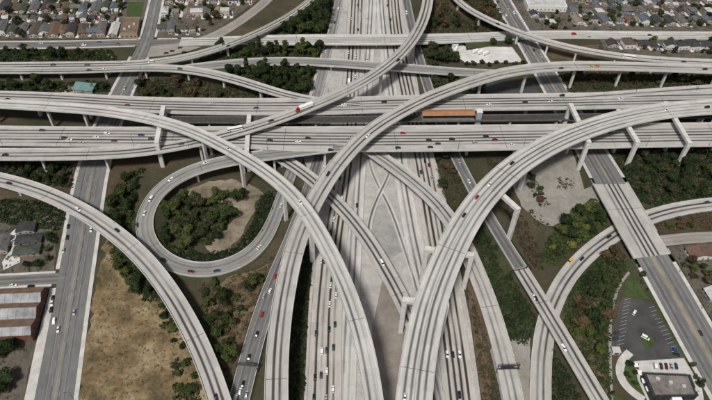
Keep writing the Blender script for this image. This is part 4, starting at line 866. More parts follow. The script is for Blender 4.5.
    (172.3, 599.9, 0.03, -81.0, 1, 'w', 'c', 'white sedan, fourth from the bottom on the right city street near the top', 'right city street near the top'),
    (155.0, 613.3, 0.03, -81.3, 1, 'w', 'c', 'white sedan, fifth from the bottom on the right city street near the top', 'right city street near the top'),
    (164.4, 618.2, 0.03, -81.3, 1, 'w', 'u', 'white sport utility vehicle, sixth from the bottom on the right city street near the top', 'right city street near the top'),
    (159.4, 628.6, 0.03, -81.6, 1, 's', 'c', 'silver sedan, seventh from the bottom on the right city street near the top', 'right city street near the top'),
    (150.1, 641.2, 0.03, -81.9, 1, 'k', 'c', 'black sedan, eighth from the bottom on the right city street near the top', 'right city street near the top'),
    (223.3, 219.7, 0.6, -80.6, 1, 'g', 'c', 'dark grey sedan, first from the bottom on the right city street at the lower right', 'right city street at the lower right'),
    (221.0, 578.8, 0.16, 3.7, 1, 'r', 'v', 'red van, first from the left on the cross street near the top', 'cross street near the top'),
    (236.5, 574.1, 0.13, 2.6, 1, 's', 'c', 'silver sedan, second from the left on the cross street near the top', 'cross street near the top'),
    (279.7, 583.7, 0.14, 2.8, 1, 'w', 'c', 'white sedan, third from the left on the cross street near the top', 'cross street near the top'),
    (301.2, 582.2, 0.15, 3.0, 1, 'k', 'c', 'black sedan, fourth from the left on the cross street near the top', 'cross street near the top'),
    (138.9, 573.7, 11.54, -43.8, 1, 'k', 'c', 'black sedan, first from the left on the thin upper right ramp', 'thin upper right ramp'),
    (255.0, 514.1, 15.19, -10.9, 1, 'w', 'b', 'white bus, second from the left on the thin upper right ramp', 'thin upper right ramp'),
    (305.0, 508.5, 16.43, -3.9, 1, 'k', 'c', 'black sedan, third from the left on the thin upper right ramp', 'thin upper right ramp'),
]

for (x, y, z, hd, dr, col, typ, lab, phr) in CARS:
    vehicle(x, y, z+.03, math.radians(hd)+(0 if dr > 0 else math.pi), col, typ, lab, 'vehicles on the '+phr)

# ---------------------------------------------------------------- foliage
def leaf_quads(centers, normals, size, rnd):
    n = len(centers)
    a = rnd.normal(size=(n, 3)); u = np.cross(normals, a); u /= np.linalg.norm(u, axis=1)[:, None]+1e-9
    v = np.cross(normals, u); v /= np.linalg.norm(v, axis=1)[:, None]+1e-9
    s = (size*rnd.uniform(.6, 1.3, n))[:, None]; k = rnd.uniform(.55, 1.0, n)[:, None]
    V = np.empty((n, 4, 3)); V[:, 0] = centers-u*s-v*s*k*.3; V[:, 1] = centers+v*s*k*-1; V[:, 2] = centers+u*s+v*s*k*.3; V[:, 3] = centers+v*s*k
    return V.reshape(-1, 3)
def quads_mesh(name, V, mat):
    me = bpy.data.meshes.new(name); n = len(V)//4
    me.vertices.add(len(V)); me.vertices.foreach_set('co', V.astype(np.float32).ravel())
    me.loops.add(n*4); me.loops.foreach_set('vertex_index', np.arange(n*4, dtype=np.int32))
    me.polygons.add(n); me.polygons.foreach_set('loop_start', np.arange(0, n*4, 4, dtype=np.int32))
    me.polygons.foreach_set('loop_total', np.full(n, 4, np.int32)) if False else None
    me.update(calc_edges=True); me.materials.append(MATS[mat]); return me
def dome_points(n, rnd, flat=.8):
    d = rnd.normal(size=(n, 3)); d[:, 2] = abs(d[:, 2])*1.1; d /= np.linalg.norm(d, axis=1)[:, None]
    r = rnd.uniform(.72, 1.05, n)[:, None]; return d*r*np.array([1, 1, flat]), d
def cover(name, label, polys, dens, mat, smin, smax, cat='shrubs', zmax=10.0, nq=13, extra=.4, flat=.75):
    allv = []
    for poly in polys:
        pts = sample_poly(poly, int(area(poly)*dens)); 
        if len(pts): pts = pts[~near_roads(pts, extra, zmax)]
        for i in range(0, len(pts), 4000):
            c = pts[i:i+4000]; n = len(c)
            if n == 0: continue
            d, nr = dome_points(n*nq, rng, flat); s = np.repeat(smin+(smax-smin)*rng.random(n)**2.2, nq)
            ctr = np.c_[np.repeat(c, nq, 0), np.full(n*nq, -.25)]+d*s[:, None]
            nr = nr+rng.normal(0, .45, nr.shape); nr /= np.linalg.norm(nr, axis=1)[:, None]
            allv.append(leaf_quads(ctr, nr, s*.42, rng))
    if not allv: return
    o = link(name, quads_mesh(name, np.vstack(allv), mat), None); tag(o, label, cat, kind='stuff'); return o
def crown_mesh(kind, mat, seed):
    r = np.random.default_rng(seed); lobes = []
    if kind == 'round':
        for i in range(13): 
            a = r.uniform(0, 6.28); q = r.uniform(0, 2.7); lobes.append((q*math.cos(a), q*math.sin(a), r.uniform(3.0, 6.6)-q*.35, r.uniform(1.1, 2.0)))
    elif kind == 'tall':
        for i in range(13):
            h = r.uniform(3, 11.5); q = r.uniform(0, 2.2)*(1-abs(h-6)/9); a = r.uniform(0, 6.28); lobes.append((q*math.cos(a), q*math.sin(a), h, r.uniform(.9, 1.6)))
    else:
        for i in range(9):
            a = r.uniform(0, 6.28); q = r.uniform(0, 2.0); lobes.append((q*math.cos(a), q*math.sin(a), r.uniform(.9, 2.6), r.uniform(.8, 1.5)))
    Vs = []
    for (x, y, z, R_) in lobes:
        n = int(46*R_*R_)+16; d = r.normal(size=(n, 3)); d /= np.linalg.norm(d, axis=1)[:, None]; d[:, 2] = np.where(d[:, 2] < -.5, -d[:, 2], d[:, 2])
        c = np.array([x, y, z])+d*(R_*r.uniform(.62, 1.08, n))[:, None]*np.array([1, 1, .8])
        nr = d+r.normal(0, .5, d.shape); nr /= np.linalg.norm(nr, axis=1)[:, None]
        Vs.append(leaf_quads(c, nr, np.full(n, .36), r))
    return quads_mesh('crown', np.vstack(Vs), mat)
def trunk_mesh(kind, seed):
    r = np.random.default_rng(seed+99); mb = MB(); H_ = dict(round=4.2, tall=8.5, bush=1.4)[kind]; b = dict(round=.28, tall=.30, bush=.14)[kind]
    def limb(p, q, r0, r1):
        d = Vector(q)-Vector(p); u = d.orthogonal().normalized(); v = d.cross(u).normalized(); secs = []
        for c0, rr in ((Vector(p), r0), ((Vector(p)+Vector(q))/2+u*.08, (r0+r1)/2), (Vector(q), r1)):
            secs.append([tuple(c0+u*rr*math.cos(t*1.0472)+v*rr*math.sin(t*1.0472)) for t in range(6)])
        V, Fc = loft(secs); mb.add(V, Fc)
    limb((0,0,-.5), (.1,.05,H_*.6), b, b*.7); limb((.1,.05,H_*.6), (0,0,H_), b*.7, b*.3)
    for i in range(4):
        a = i*1.57+r.uniform(-.4, .4); z = H_*r.uniform(.4, .65); limb((.08,.04,z), (1.5*math.cos(a), 1.5*math.sin(a), z+H_*.35), b*.5, b*.15)
    me = bpy.data.meshes.new('trunk'); me.from_pydata(mb.V, [], mb.F); me.materials.append(MATS['bark']); return me
CROWN, TRUNK = {}, {}
def tree(x, y, kind, mat, s, label, group, z=-.1):
    v = random.randrange(3); key = (kind, mat, v)
    if key not in CROWN: CROWN[key] = crown_mesh(kind, mat, v*7+len(kind)+len(mat))
    if (kind, v) not in TRUNK: TRUNK[(kind, v)] = trunk_mesh(kind, v)
    e = empty('tree' if kind != 'bush' else 'shrub', (x, y, z), random.uniform(0, 6.28)); e.scale = (s*random.uniform(.88, 1.15), s*random.uniform(.88, 1.15), s*random.uniform(.85, 1.2))
    tag(e, label, 'tree' if kind != 'bush' else 'shrub', group)
    link('trunk', TRUNK[(kind, v)], None, e); link('crown', CROWN[key], None, e); return e
ORDW = 'first second third fourth fifth sixth seventh eighth ninth tenth eleventh twelfth thirteenth fourteenth fifteenth sixteenth seventeenth eighteenth nineteenth twentieth'.split()
def ordw(i):
    T10 = {2:'twenty', 3:'thirty', 4:'forty', 5:'fifty', 6:'sixty', 7:'seventy', 8:'eighty', 9:'ninety'}
    if i < 20: return ORDW[i]
    t, u = divmod(i+1, 10)
    return (T10[t][:-1]+'ieth') if u == 0 else T10[t]+'-'+ORDW[u-1]
TREEW = {'leaf_dark':'dark green', 'leaf_mid':'green', 'leaf_yellow':'yellow green', 'leaf_brown':'brownish', 'leaf_mixed':'olive'}
TREE_XY = []
BUILT = []   # discs over roofs where nothing may grow
for poly_ in ([(174.7,620.2),(223.4,623.5),(224.0,647.7),(175.3,644.3)], [(-242.0,538.7),(-222.3,540.0),(-228.4,578.2),(-249.9,576.8)], [(231.5,646.0),(265.6,648.4),(266.2,669.1),(231.3,666.6)], [(-270.5,233.1),(-200.8,236.1),(-195.3,198.0),(-251.5,194.3)]):
    for q_ in sample_poly(poly_, int(area(poly_)/9)): BUILT.append((q_[0], q_[1], 4.0))
def grove(phrase, polys, n, kinds, mats, smin, smax, gap, zmax=14.0, extra=1.5):
    pts = []
    for poly in polys:
        c = sample_poly(poly, n*8)
        c = c[~near_roads(c, extra, zmax)] if len(c) else c
        for q in c:
            if len(pts) >= n: break
            if all((q[0]-p[0])**2+(q[1]-p[1])**2 > gap*gap for p in pts+TREE_XY) and not any((q[0]-h[0])**2+(q[1]-h[1])**2 < h[2]**2 for h in BUILT): pts.append(tuple(q))
    pts.sort(key=lambda p: img_x(*p)); TREE_XY.extend(pts)
    for i, (x, y) in enumerate(pts):
        k, m = random.choice(kinds), random.choice(mats); s = random.uniform(smin, smax)
        tree(x, y, k, m, s, f'{TREEW[m]} {"shrub" if k == "bush" else "tree"}, {ordw(i)} from the left {phrase}', 'plants '+phrase)
# ground cover, uncountable
G = cover
G('ground_cover', 'dark green ivy on the banks along the upper left ramps', [[(-406.7,510.2),(-243.5,520.5),(-232.8,503.8),(-396.9,490.2)],[(-386.0,468.1),(-237.1,477.1),(-223.4,453.0),(-375.0,445.6)]], 0.53, 'leaf_dark', .6, 2.30)
G('ground_cover', 'dark green ivy banks under the left end of the near viaduct', [[(-315.6,357.2),(-228.1,357.0),(-215.9,330.6),(-250.6,333.3),(-312.4,350.4)],[(-258.7,315.8),(-233.7,317.0),(-210.4,305.8),(-212.9,288.1),(-241.1,290.6),(-281.2,299.5),(-290.4,319.5)]], 0.46, 'leaf_dark', .6, 2.18)
G('ground_cover', 'dark green bank of bushes left of the loop ramp', [[(-185.0,319.4),(-183.4,345.5),(-171.4,353.0),(-167.1,320.2),(-158.5,288.7),(-140.2,262.2),(-121.9,242.7),(-101.5,215.5),(-110.9,212.1),(-125.0,228.2),(-143.0,246.7),(-167.5,275.2),(-178.6,293.5)],[(-177.2,284.0),(-162.8,281.0),(-145.6,261.9),(-132.8,243.9),(-124.5,231.4),(-134.4,229.4),(-149.5,241.5),(-164.2,259.4)],[(-122.9,214.6),(-114.1,215.0),(-111.2,207.8),(-119.9,207.4)],[(-109.5,189.6),(-102.0,188.6),(-98.7,179.4),(-104.7,179.2)],[(-102.9,171.5),(-89.8,170.8),(-86.0,163.5),(-99.8,163.0)]], 0.56, 'leaf_dark', .6, 2.30)
G('ground_cover', 'dark green hedge ring inside the loop ramp', [[(-71.9,330.2),(-61.9,336.1),(-62.5,302.8),(-70.3,279.6),(-85.5,264.6),(-108.1,260.1),(-128.8,266.2),(-143.8,281.8),(-149.6,298.8),(-142.4,299.1),(-128.5,277.0),(-104.0,270.9),(-83.4,277.2),(-75.2,299.3)]], 0.70, 'leaf_dark', .6, 2.18)
G('ground_cover', 'low brownish brush among the trees inside the loop ramp', [[(-147.2,312.9),(-134.7,330.3),(-117.9,322.6),(-96.0,327.9),(-88.9,311.6),(-93.6,291.7),(-115.1,274.0),(-138.2,282.1)]], 0.39, 'leaf_mixed', .5, 1.84)
G('ground_cover', 'brown and green brush in the wedge below the loop ramp', [[(-105.0,245.1),(-86.3,249.2),(-67.6,260.2),(-55.9,271.2),(-59.4,234.1),(-64.9,200.3),(-67.1,171.6),(-75.6,176.4),(-91.6,210.0)]], .20, 'leaf_brown', .5, 1.95)
G('ground_cover', 'dark green planted strip left of the ground freeway', [[(-41.2,310.8),(-32.3,311.3),(-29.1,277.8),(-29.3,235.4),(-26.7,165.7),(-26.9,142.2),(-35.2,141.9),(-40.1,212.1),(-40.8,259.6)]], 0.73, 'leaf_dark', .6, 1.95, zmax=6)
G('ground_cover', 'dark green wedge of bushes between the two right connectors', [[(87.7,306.9),(100.0,310.5),(115.6,268.2),(123.3,241.8),(117.9,218.5),(110.9,207.3),(98.8,210.4),(94.2,232.7),(89.3,269.7)]], 0.73, 'leaf_dark', .6, 2.18)
G('ground_cover', 'dry brown and green brush between the freeway and the narrow connector', [[(59.6,382.8),(77.8,383.7),(93.0,327.6),(86.2,306.8),(76.1,309.4),(67.7,335.9)],[(77.8,252.1),(84.6,252.4),(89.6,217.3),(88.2,169.9),(87.3,146.2),(78.3,145.9),(78.8,169.6)]], 0.53, 'leaf_mixed', .5, 1.72)
G('ground_cover', 'brownish hedge row between the narrow connector and the gravel lot', [[(111.3,339.1),(120.7,339.6),(127.9,308.8),(134.1,274.3),(125.4,268.6),(118.2,293.8)],[(105.6,381.5),(133.4,380.5),(117.6,356.1),(106.7,333.5)]], 0.42, 'leaf_brown', .5, 1.72)
G('ground_cover', 'green and brown bank right of the right curving ramp', [[(160.1,268.4),(185.6,291.2),(197.5,282.5),(184.5,260.9),(171.1,235.8),(161.3,205.8),(154.4,172.4),(147.3,172.1),(144.8,186.1),(138.6,207.7),(136.0,219.2),(142.2,242.6)]], 0.60, 'leaf_mid', .5, 2.07)
G('ground_cover', 'dark green bank along the inside of the right curving ramp', [[(151.6,255.2),(173.1,276.0),(184.1,285.6),(175.9,264.8),(157.7,246.4),(141.9,223.2)],[(130.0,228.0),(136.3,214.8),(142.3,191.3),(144.9,172.0),(118.9,171.0)]], 0.60, 'leaf_dark', .5, 2.07)
G('ground_cover', 'dark green slope right of the right city street', [[(211.6,390.7),(237.2,398.3),(305.9,401.9),(300.2,346.2),(259.6,342.0),(229.5,333.1),(216.6,338.9)]], 0.46, 'leaf_dark', .6, 2.30)
G('ground_cover', 'orange and green strip between the right curving ramp and the side street', [[(213.3,311.8),(228.8,318.5),(254.3,326.9),(294.4,332.0),(286.8,313.2),(231.3,307.7)]], 0.53, 'leaf_brown', .5, 1.61)
G('ground_cover', 'mixed brush behind the far viaduct at right', [[(184.4,507.4),(251.0,511.4),(387.2,513.0),(380.0,496.2),(263.4,487.7),(185.9,476.9)]], 0.49, 'leaf_mixed', .6, 2.30)
G('ground_cover', 'brown brush on the island above the far viaduct at left', [[(-207.8,475.6),(-148.5,476.0),(-109.8,465.8),(-73.5,452.7),(-199.6,445.4)]], 0.49, 'leaf_mixed', .6, 2.18)
G('ground_cover', 'dark brush along the embankments left of the upper freeway', [[(-143.9,526.8),(-98.9,536.9),(-35.3,539.1),(-41.9,519.1),(-107.7,515.0),(-163.2,501.3)],[(-160.4,488.2),(-105.8,501.5),(-44.7,503.5),(-48.6,457.1),(-68.8,459.0),(-112.7,484.5)],[(-91.7,559.8),(-61.0,610.4),(-34.0,629.6),(-36.6,561.5)]], 0.39, 'leaf_dark', .6, 2.42)
G('ground_cover', 'brown and green brush between the upper freeway and the right city street', [[(66.3,570.1),(79.1,642.0),(89.0,689.9),(136.2,693.4),(150.3,624.9),(154.6,579.8),(112.1,573.1)],[(57.0,546.9),(85.3,548.7),(93.0,520.5),(67.1,512.1)],[(60.4,495.0),(113.9,498.2),(114.7,472.7),(73.7,467.3)]], 0.42, 'leaf_mixed', .6, 2.30)
G('ground_cover', 'yellow green bushes below the gravel lot', [[(137.0,290.0),(152.1,310.9),(179.0,330.6),(192.0,333.4),(187.7,310.6),(162.2,290.2),(144.7,274.8),(129.3,267.1)]], 0.46, 'leaf_mid', .6, 2.30)
G('ground_cover', 'scattered dry scrub on the bare field beside the left street', [[(-174.1,288.0),(-172.0,262.5),(-153.4,161.0),(-75.7,163.8),(-87.9,187.8),(-121.5,235.4)]], 0.22, 'leaf_straw', .25, 1.1)
G('ground_cover', 'low scrub in rows on the gravel lot', [[(131.8,370.8),(139.6,368.8),(148.6,331.3),(140.8,326.7)],[(160.8,361.7),(174.9,360.1),(168.9,347.4),(158.3,349.1)],[(191.6,383.5),(194.7,369.3),(194.2,342.1),(187.4,339.6)],[(130.9,326.2),(142.7,316.5),(145.7,308.6),(132.2,308.0)]], .45, 'leaf_mixed', .4, 1.38)
G('grass', 'mown grass patch at the tip of the lower right car park', [[(187.7,262.7),(198.0,264.9),(200.1,246.6),(190.1,247.0),(181.9,249.1)]], 1.6, 'leaf_mid', .2, .45, cat='grass', nq=6)
# groves, each plant a thing
grove('inside the loop ramp', [[(-148.7,312.8),(-135.7,328.1),(-117.9,322.6),(-98.3,332.1),(-85.4,328.4),(-87.4,311.7),(-95.1,287.8),(-111.0,274.1),(-134.9,280.4)]], 42, ['round','round','bush'], ['leaf_dark','leaf_mid','leaf_mixed','leaf_mid'], 0.91, 1.63, 4.6)
grove('in the wedge below the loop ramp', [[(-102.0,243.5),(-84.3,249.3),(-67.6,260.2),(-62.0,234.0),(-67.4,200.2),(-74.1,181.7),(-90.3,210.1)]], 20, ['round','bush'], ['leaf_dark','leaf_mid','leaf_mid'], 0.91, 1.56, 5)
grove('on the dry field beside the left street', [[(-140.2,262.2),(-129.7,247.3),(-114.5,227.9),(-102.0,206.0),(-86.0,181.2),(-79.6,166.2),(-99.2,165.4),(-102.6,175.4),(-99.5,188.7),(-121.1,212.5),(-127.0,231.3),(-140.7,253.5)]], 11, ['bush','round'], ['leaf_dark','leaf_dark','leaf_mid'], 0.72, 1.35, 6.3)
grove('on the bank left of the loop ramp', [[(-183.4,314.2),(-181.3,343.4),(-170.4,355.3),(-167.1,320.2),(-158.5,288.7),(-169.8,288.2)],[(-177.2,284.0),(-162.8,281.0),(-145.6,261.9),(-132.8,243.9),(-126.1,232.9),(-134.8,230.9),(-149.5,241.5),(-164.2,259.4)]], 32, ['round','bush'], ['leaf_dark','leaf_mid'], 0.78, 1.42, 5)
grove('below the left end of the near viaduct', [[(-282.6,354.2),(-230.4,354.6),(-218.1,332.7),(-251.4,335.4)],[(-264.9,319.7),(-233.0,314.9),(-212.9,304.7),(-214.9,289.9),(-243.3,292.4)]], 16, ['round','bush'], ['leaf_dark','leaf_mixed'], 0.78, 1.42, 6.3)

grove('on the long bank below the residential street', [[(-349.5,512.0),(-246.8,518.5),(-238.9,505.1),(-342.4,495.3)]], 16, ['bush','round'], ['leaf_dark','leaf_mixed'], 0.78, 1.42, 6.9)
grove('on the bank above the far viaduct at left', [[(-331.6,469.8),(-241.1,475.2),(-227.4,454.3),(-323.3,450.2)]], 16, ['round','bush'], ['leaf_dark','leaf_dark','leaf_mid'], 0.78, 1.42, 6.9)
grove('on the island above the far viaduct', [[(-203.4,472.7),(-147.9,472.9),(-113.2,464.0),(-82.6,453.7),(-196.5,447.1)]], 17, ['round','bush'], ['leaf_dark','leaf_mixed','leaf_brown'], 0.78, 1.42, 6.3)
grove('along the cross street embankment', [[(-137.4,529.0),(-98.9,536.9),(-37.3,539.0),(-42.0,520.8),(-108.0,516.7),(-150.3,508.9)]], 17, ['round','round','tall'], ['leaf_dark','leaf_mid'], 1.04, 1.70, 6.3)
grove('between grey overpass and far viaduct', [[(-127.5,488.5),(-103.6,499.9),(-44.6,501.8),(-47.0,460.3),(-63.5,460.8),(-106.7,481.7)]], 34, ['round','tall','round'], ['leaf_dark','leaf_dark','leaf_mid'], 1.04, 1.77, 5)
grove('in the wood at the top', [[(-87.6,560.1),(-61.0,610.4),(-36.2,629.5),(-36.7,563.4)],[(-74.2,635.7),(-51.5,660.3),(-36.9,642.9),(-55.6,623.7)]], 38, ['round','tall','round'], ['leaf_dark','leaf_dark','leaf_mid'], 1.04, 1.77, 5)
grove('on the brown slope at the top', [[(72.8,574.5),(85.8,642.5),(98.8,666.5),(135.7,669.2),(147.5,620.4),(152.5,579.7)]], 29, ['round','bush','tall'], ['leaf_mixed','leaf_brown','leaf_dark'], 0.91, 1.56, 6.3)
grove('right of the grey overpass', [[(59.0,547.0),(85.3,548.7),(92.8,518.8),(69.0,512.2)],[(62.2,493.4),(113.7,496.5),(115.1,475.9),(75.7,470.5)]], 19, ['round','bush'], ['leaf_dark','leaf_mixed'], 0.91, 1.56, 5.8)
grove('along the top of the white yard', [[(104.2,555.5),(151.3,557.5),(152.8,553.9),(103.8,551.7)]], 6, ['round'], ['leaf_dark'], 0.91, 1.35, 7.5)
grove('along the bottom of the white yard', [[(102.5,517.7),(157.9,522.8),(159.2,518.6),(104.0,513.5)]], 8, ['bush'], ['leaf_dark'], 0.91, 1.28, 5.8, extra=.2)
grove('below the gravel lot', [[(137.4,291.8),(151.7,308.9),(178.5,328.5),(189.9,331.2),(184.7,310.5),(161.2,292.0),(144.0,278.3)]], 26, ['round','bush','round'], ['leaf_mid','leaf_yellow','leaf_dark','leaf_mid'], 0.91, 1.63, 4.8)
grove('on and beside the gravel lot', [[(131.8,370.8),(139.6,368.8),(147.0,331.2),(140.1,326.7)],[(130.9,326.2),(142.7,316.5),(142.7,308.5),(131.4,311.9)],[(190.5,385.9),(191.1,348.5),(185.9,352.7)]], 8, ['bush'], ['leaf_mixed','leaf_dark','leaf_brown'], 0.78, 1.35, 5.2)
grove('on the slope beyond the right street', [[(218.0,389.8),(241.5,396.0),(304.9,399.3),(298.3,349.4),(260.3,344.2),(231.0,335.3),(221.1,343.4)]], 40, ['round','round','bush'], ['leaf_dark','leaf_dark','leaf_mixed'], 1.04, 1.92, 5.5)
grove('behind the far viaduct at right', [[(187.6,504.3),(250.1,508.0),(366.6,510.1),(361.2,496.7),(263.9,489.3),(192.2,480.4)]], 20, ['round','bush'], ['leaf_dark','leaf_mid','leaf_brown'], 0.78, 1.42, 6.9)
grove('on the bank beside the lower right car park', [[(161.5,268.5),(184.6,287.5),(195.6,280.6),(180.8,257.3),(168.0,234.2),(159.4,205.7),(149.8,197.0),(140.0,208.5),(141.8,228.5)]], 25, ['bush','round'], ['leaf_mid','leaf_dark','leaf_mid','leaf_brown'], 0.78, 1.49, 5.8)
grove('between the lower right connectors', [[(89.9,300.2),(99.5,306.5),(113.9,266.4),(120.7,241.7),(115.6,219.9),(100.7,214.8),(95.7,234.3)]], 14, ['bush'], ['leaf_dark'], 0.78, 1.42, 4.6)
grove('between the freeway and the narrow connector', [[(62.7,379.2),(75.8,379.9),(91.4,327.5),(85.3,311.8),(76.7,315.4),(69.4,338.2)]], 11, ['bush','round'], ['leaf_mixed','leaf_dark','leaf_brown'], 0.78, 1.35, 5.8)
grove('in the strip above the right side street', [[(214.8,311.9),(231.9,318.7),(255.5,325.9),(290.8,330.7),(284.6,315.1),(233.1,308.8)]], 8, ['bush'], ['leaf_brown','leaf_mid'], 0.78, 1.35, 5.8)

# ---------------------------------------------------------------- houses
WINME = shared('window', (boxv(-.7,.7,-.05,.05,-.55,.55), BOXF), 'glass'); DOORME = shared('door', (boxv(-.5,.5,-.05,.05,0,2.05), BOXF), 'wall_brown')
CHIM = shared('chimney', (boxv(-.35,.35,-.3,.3,0,1.6), BOXF), 'brick')
def house(x, y, rz, wd, dp, h, roof, wall, style, label, group, cat='house'):
    e = empty('house', (x, y, -.1), rz); tag(e, label, cat, group)
    a, b = wd/2, dp/2
    for f_ in (-.7, -.35, 0, .35, .7): BUILT.append((x-math.sin(rz)*b*f_, y+math.cos(rz)*b*f_, a+1.0))
    mk('wall', boxv(-a, a, -b, b, -.1, h), BOXF, 'wall_'+wall, e)
    ov = .5; A, B, z0 = a+ov, b+ov, h-.12; rise = min(wd, dp)*.26; t = .14
    if style == 'gable':   # ridge along local y
        V = [(-A,-B,z0),(A,-B,z0),(0,-B,z0+rise),(-A,B,z0),(A,B,z0),(0,B,z0+rise)]
        V += [(p[0], p[1], p[2]+t+.1) for p in V]
        Fc = [(6,9,11,8),(7,8,11,10),(0,2,5,3),(1,4,5,2),(0,3,9,6),(1,7,10,4),(0,6,8,2),(2,8,7,1),(3,5,11,9),(5,4,10,11)]
        mk('gable_wall', [(-a,-b+.05,h),(a,-b+.05,h),(0,-b+.05,h+rise*.9)], [(0,1,2)], 'wall_'+wall, e)
        mk('gable_wall', [(-a,b-.05,h),(a,b-.05,h),(0,b-.05,h+rise*.9)], [(0,2,1)], 'wall_'+wall, e)
    elif style == 'hip':
        r = max(0.0, B-A*.95); V = [(-A,-B,z0+.1),(A,-B,z0+.1),(A,B,z0+.1),(-A,B,z0+.1),(0,-r,z0+rise+.2),(0,r,z0+rise+.2),(-A,-B,z0-.08),(A,-B,z0-.08),(A,B,z0-.08),(-A,B,z0-.08)]
        Fc = [(0,1,4),(1,2,5,4),(2,3,5),(3,0,4,5),(6,7,1,0),(7,8,2,1),(8,9,3,2),(9,6,0,3),(9,8,7,6)]
    else:
        V = boxv(-A+.3, A-.3, -B+.3, B-.3, h+.01, h+.4); Fc = BOXF
    rf = mk('roof', V, Fc, 'roofing_'+roof, e)
    if style != 'flat' and random.random() < .5:
        c = link('chimney', CHIM, None, rf); c.location = (a*.4, b*.3, h+rise*.35)
    d = link('door', DOORME, None, e); d.location = (a*.1, -b-.03, .1)
    for (wx, wy, rot) in ((-a*.55, -b-.03, 0), (a*.6, -b-.03, 0), (-a-.03, -b*.4, 90), (-a-.03, b*.4, 90), (a+.03, -b*.4, 90), (a+.03, b*.4, 90)):
        q = link('window', WINME, None, e); q.location = (wx, wy, 1.5); q.rotation_euler = (0, 0, math.radians(rot))
    return e
DRIVE = shared('driveway', ([(-1.6,-7,0),(1.6,-7,0),(1.6,7,0),(-1.6,7,0)], [(0,1,2,3)]), 'white_pavement')
SHED = []
def row(phrase, A, B, ang, n, wd, dp, roofs, walls, styles, jit=2.0, cars=.5, drive=True):
    pts = []
    for i in range(n):
        f = (i+.5)/n; pts.append((A[0]+(B[0]-A[0])*f+random.uniform(-jit, jit), A[1]+(B[1]-A[1])*f+random.uniform(-jit, jit)))
    pts.sort(key=lambda p: img_x(*p))
    for i, (x, y) in enumerate(pts):
        if near_roads(np.array([[x, y]]), 3.0, 9.0)[0]: continue
        ro, wa, st = random.choice(roofs), random.choice(walls), random.choice(styles)
        w_, d_ = wd*random.uniform(.66, .98), dp*random.uniform(.5, 1.1)
        house(x, y, ang+(random.choice((0, 0, math.pi/2)) if d_ < 14 else 0)+random.uniform(-.05, .05), w_, d_, random.choice((2.8, 3.0, 3.2, 5.2)), ro, wa, st, f'{wa} house with {ro} {st} roof, {ordw(i)} from left in the {phrase}', 'houses in the '+phrase)
        c, s = math.cos(ang), math.sin(ang)
        dx, dy = w_/2+2.3, -d_*.25
        if drive:
            dr = link('driveway', DRIVE, None); dr.location = (x+dx*c-dy*s, y+dx*s+dy*c, -.04); dr.rotation_euler = (0, 0, ang); dr['kind'] = 'structure'
        if random.random() < cars:
            k = random.choice('wwskgrb'); t_ = random.choice('cucp'); CN = dict(w='white', s='silver', k='black', g='grey', r='red', b='blue')
            TN = dict(c='sedan', u='utility car', p='pickup truck')
            q = random.uniform(-5, 2)+dy; vehicle(x+dx*c-q*s, y+dx*s+q*c, -.02, ang+math.pi/2*random.choice((1, -1)), k, t_, f'{CN[k]} {TN[t_]} parked beside {ordw(i)} house from left in the {phrase}', 'cars parked along the '+phrase)
def ang_of(a, b): return math.atan2(b[1]-a[1], b[0]-a[0])-math.pi/2
TA = ang_of((-218.4,540.2), (-230.8,620.2)); SA = ang_of((165.5,582.5), (155.6,647.4)); VA = ang_of((-206.8,279.0), (-221.8,362.1))
RF = ['grey','charcoal','brown','charcoal','slate','pale','grey','green','rust','brown','grey']; WL = ['cream','white','grey','tan','white','blue','cream','pink']
row('upper left front row', (-393.5,544.7), (-247.5,554.4), TA, 15, 9.8, 22, RF, WL, ['gable','gable','hip'])
row('upper left second row', (-403.9,567.4), (-254.3,577.5), TA, 15, 7.5, 10, RF, WL, ['gable','hip','flat'])
row('upper left third row', (-412.9,587.1), (-258.1,597.8), TA, 15, 9.6, 19, RF, WL, ['gable','gable','hip','flat'])
row('upper left top row', (-423.8,610.9), (-263.0,622.3), TA, 15, 9.4, 18, RF, WL, ['gable','hip'])
row('front row above the apron', (-208.2,559.8), (-165.9,562.6), TA, 4, 9, 15, ['pale','grey','green','brown'], ['white','cream','grey'], ['gable','hip'])
row('second row above the apron', (-211.9,591.6), (-138.6,596.6), TA, 7, 10, 13, ['pale','grey','tan','brown'], ['white','cream','grey'], ['gable','hip','flat'])
row('top row above the apron', (-215.3,619.1), (-123.6,625.5), TA, 8, 9, 12, RF, WL, ['gable','hip','flat'])
row('row below the cross street', (249.8,560.1), (388.6,564.3), SA, 10, 12.5, 14, ['charcoal','charcoal','charcoal','brown'], ['white','white','cream'], ['gable','hip','gable'])
row('upper right front row', (224.7,604.7), (410.0,617.1), SA, 13, 9.5, 13, ['charcoal','pale','slate','rust','grey','tan'], ['white','cream','pink','grey'], ['gable','hip','gable'])
row('upper right second row', (222.7,625.6), (418.9,639.1), SA, 13, 9, 12, RF, WL, ['gable','hip'])
row('upper right top row', (237.0,650.9), (429.2,664.4), SA, 12, 9, 13, RF, WL, ['gable','hip'])
row('row beside the right street', (181.7,616.4), (206.5,599.3), SA, 3, 9, 9, ['pale','slate','charcoal'], ['white','grey'], ['gable','flat'], cars=.8)
grove('among the upper left houses', [[(-378.5,533.6),(-244.0,542.3),(-260.3,636.0),(-419.1,624.6)]], 48, ['round','bush','bush','round'], ['leaf_dark','leaf_mid','leaf_mixed'], 0.59, 1.35, 5.5)
grove('among the houses above the apron', [[(-203.5,548.7),(-160.3,555.3),(-123.3,623.4),(-117.7,646.3),(-221.1,638.8)]], 26, ['round','bush','bush','round'], ['leaf_dark','leaf_mid','leaf_mixed'], 0.65, 1.42, 5)
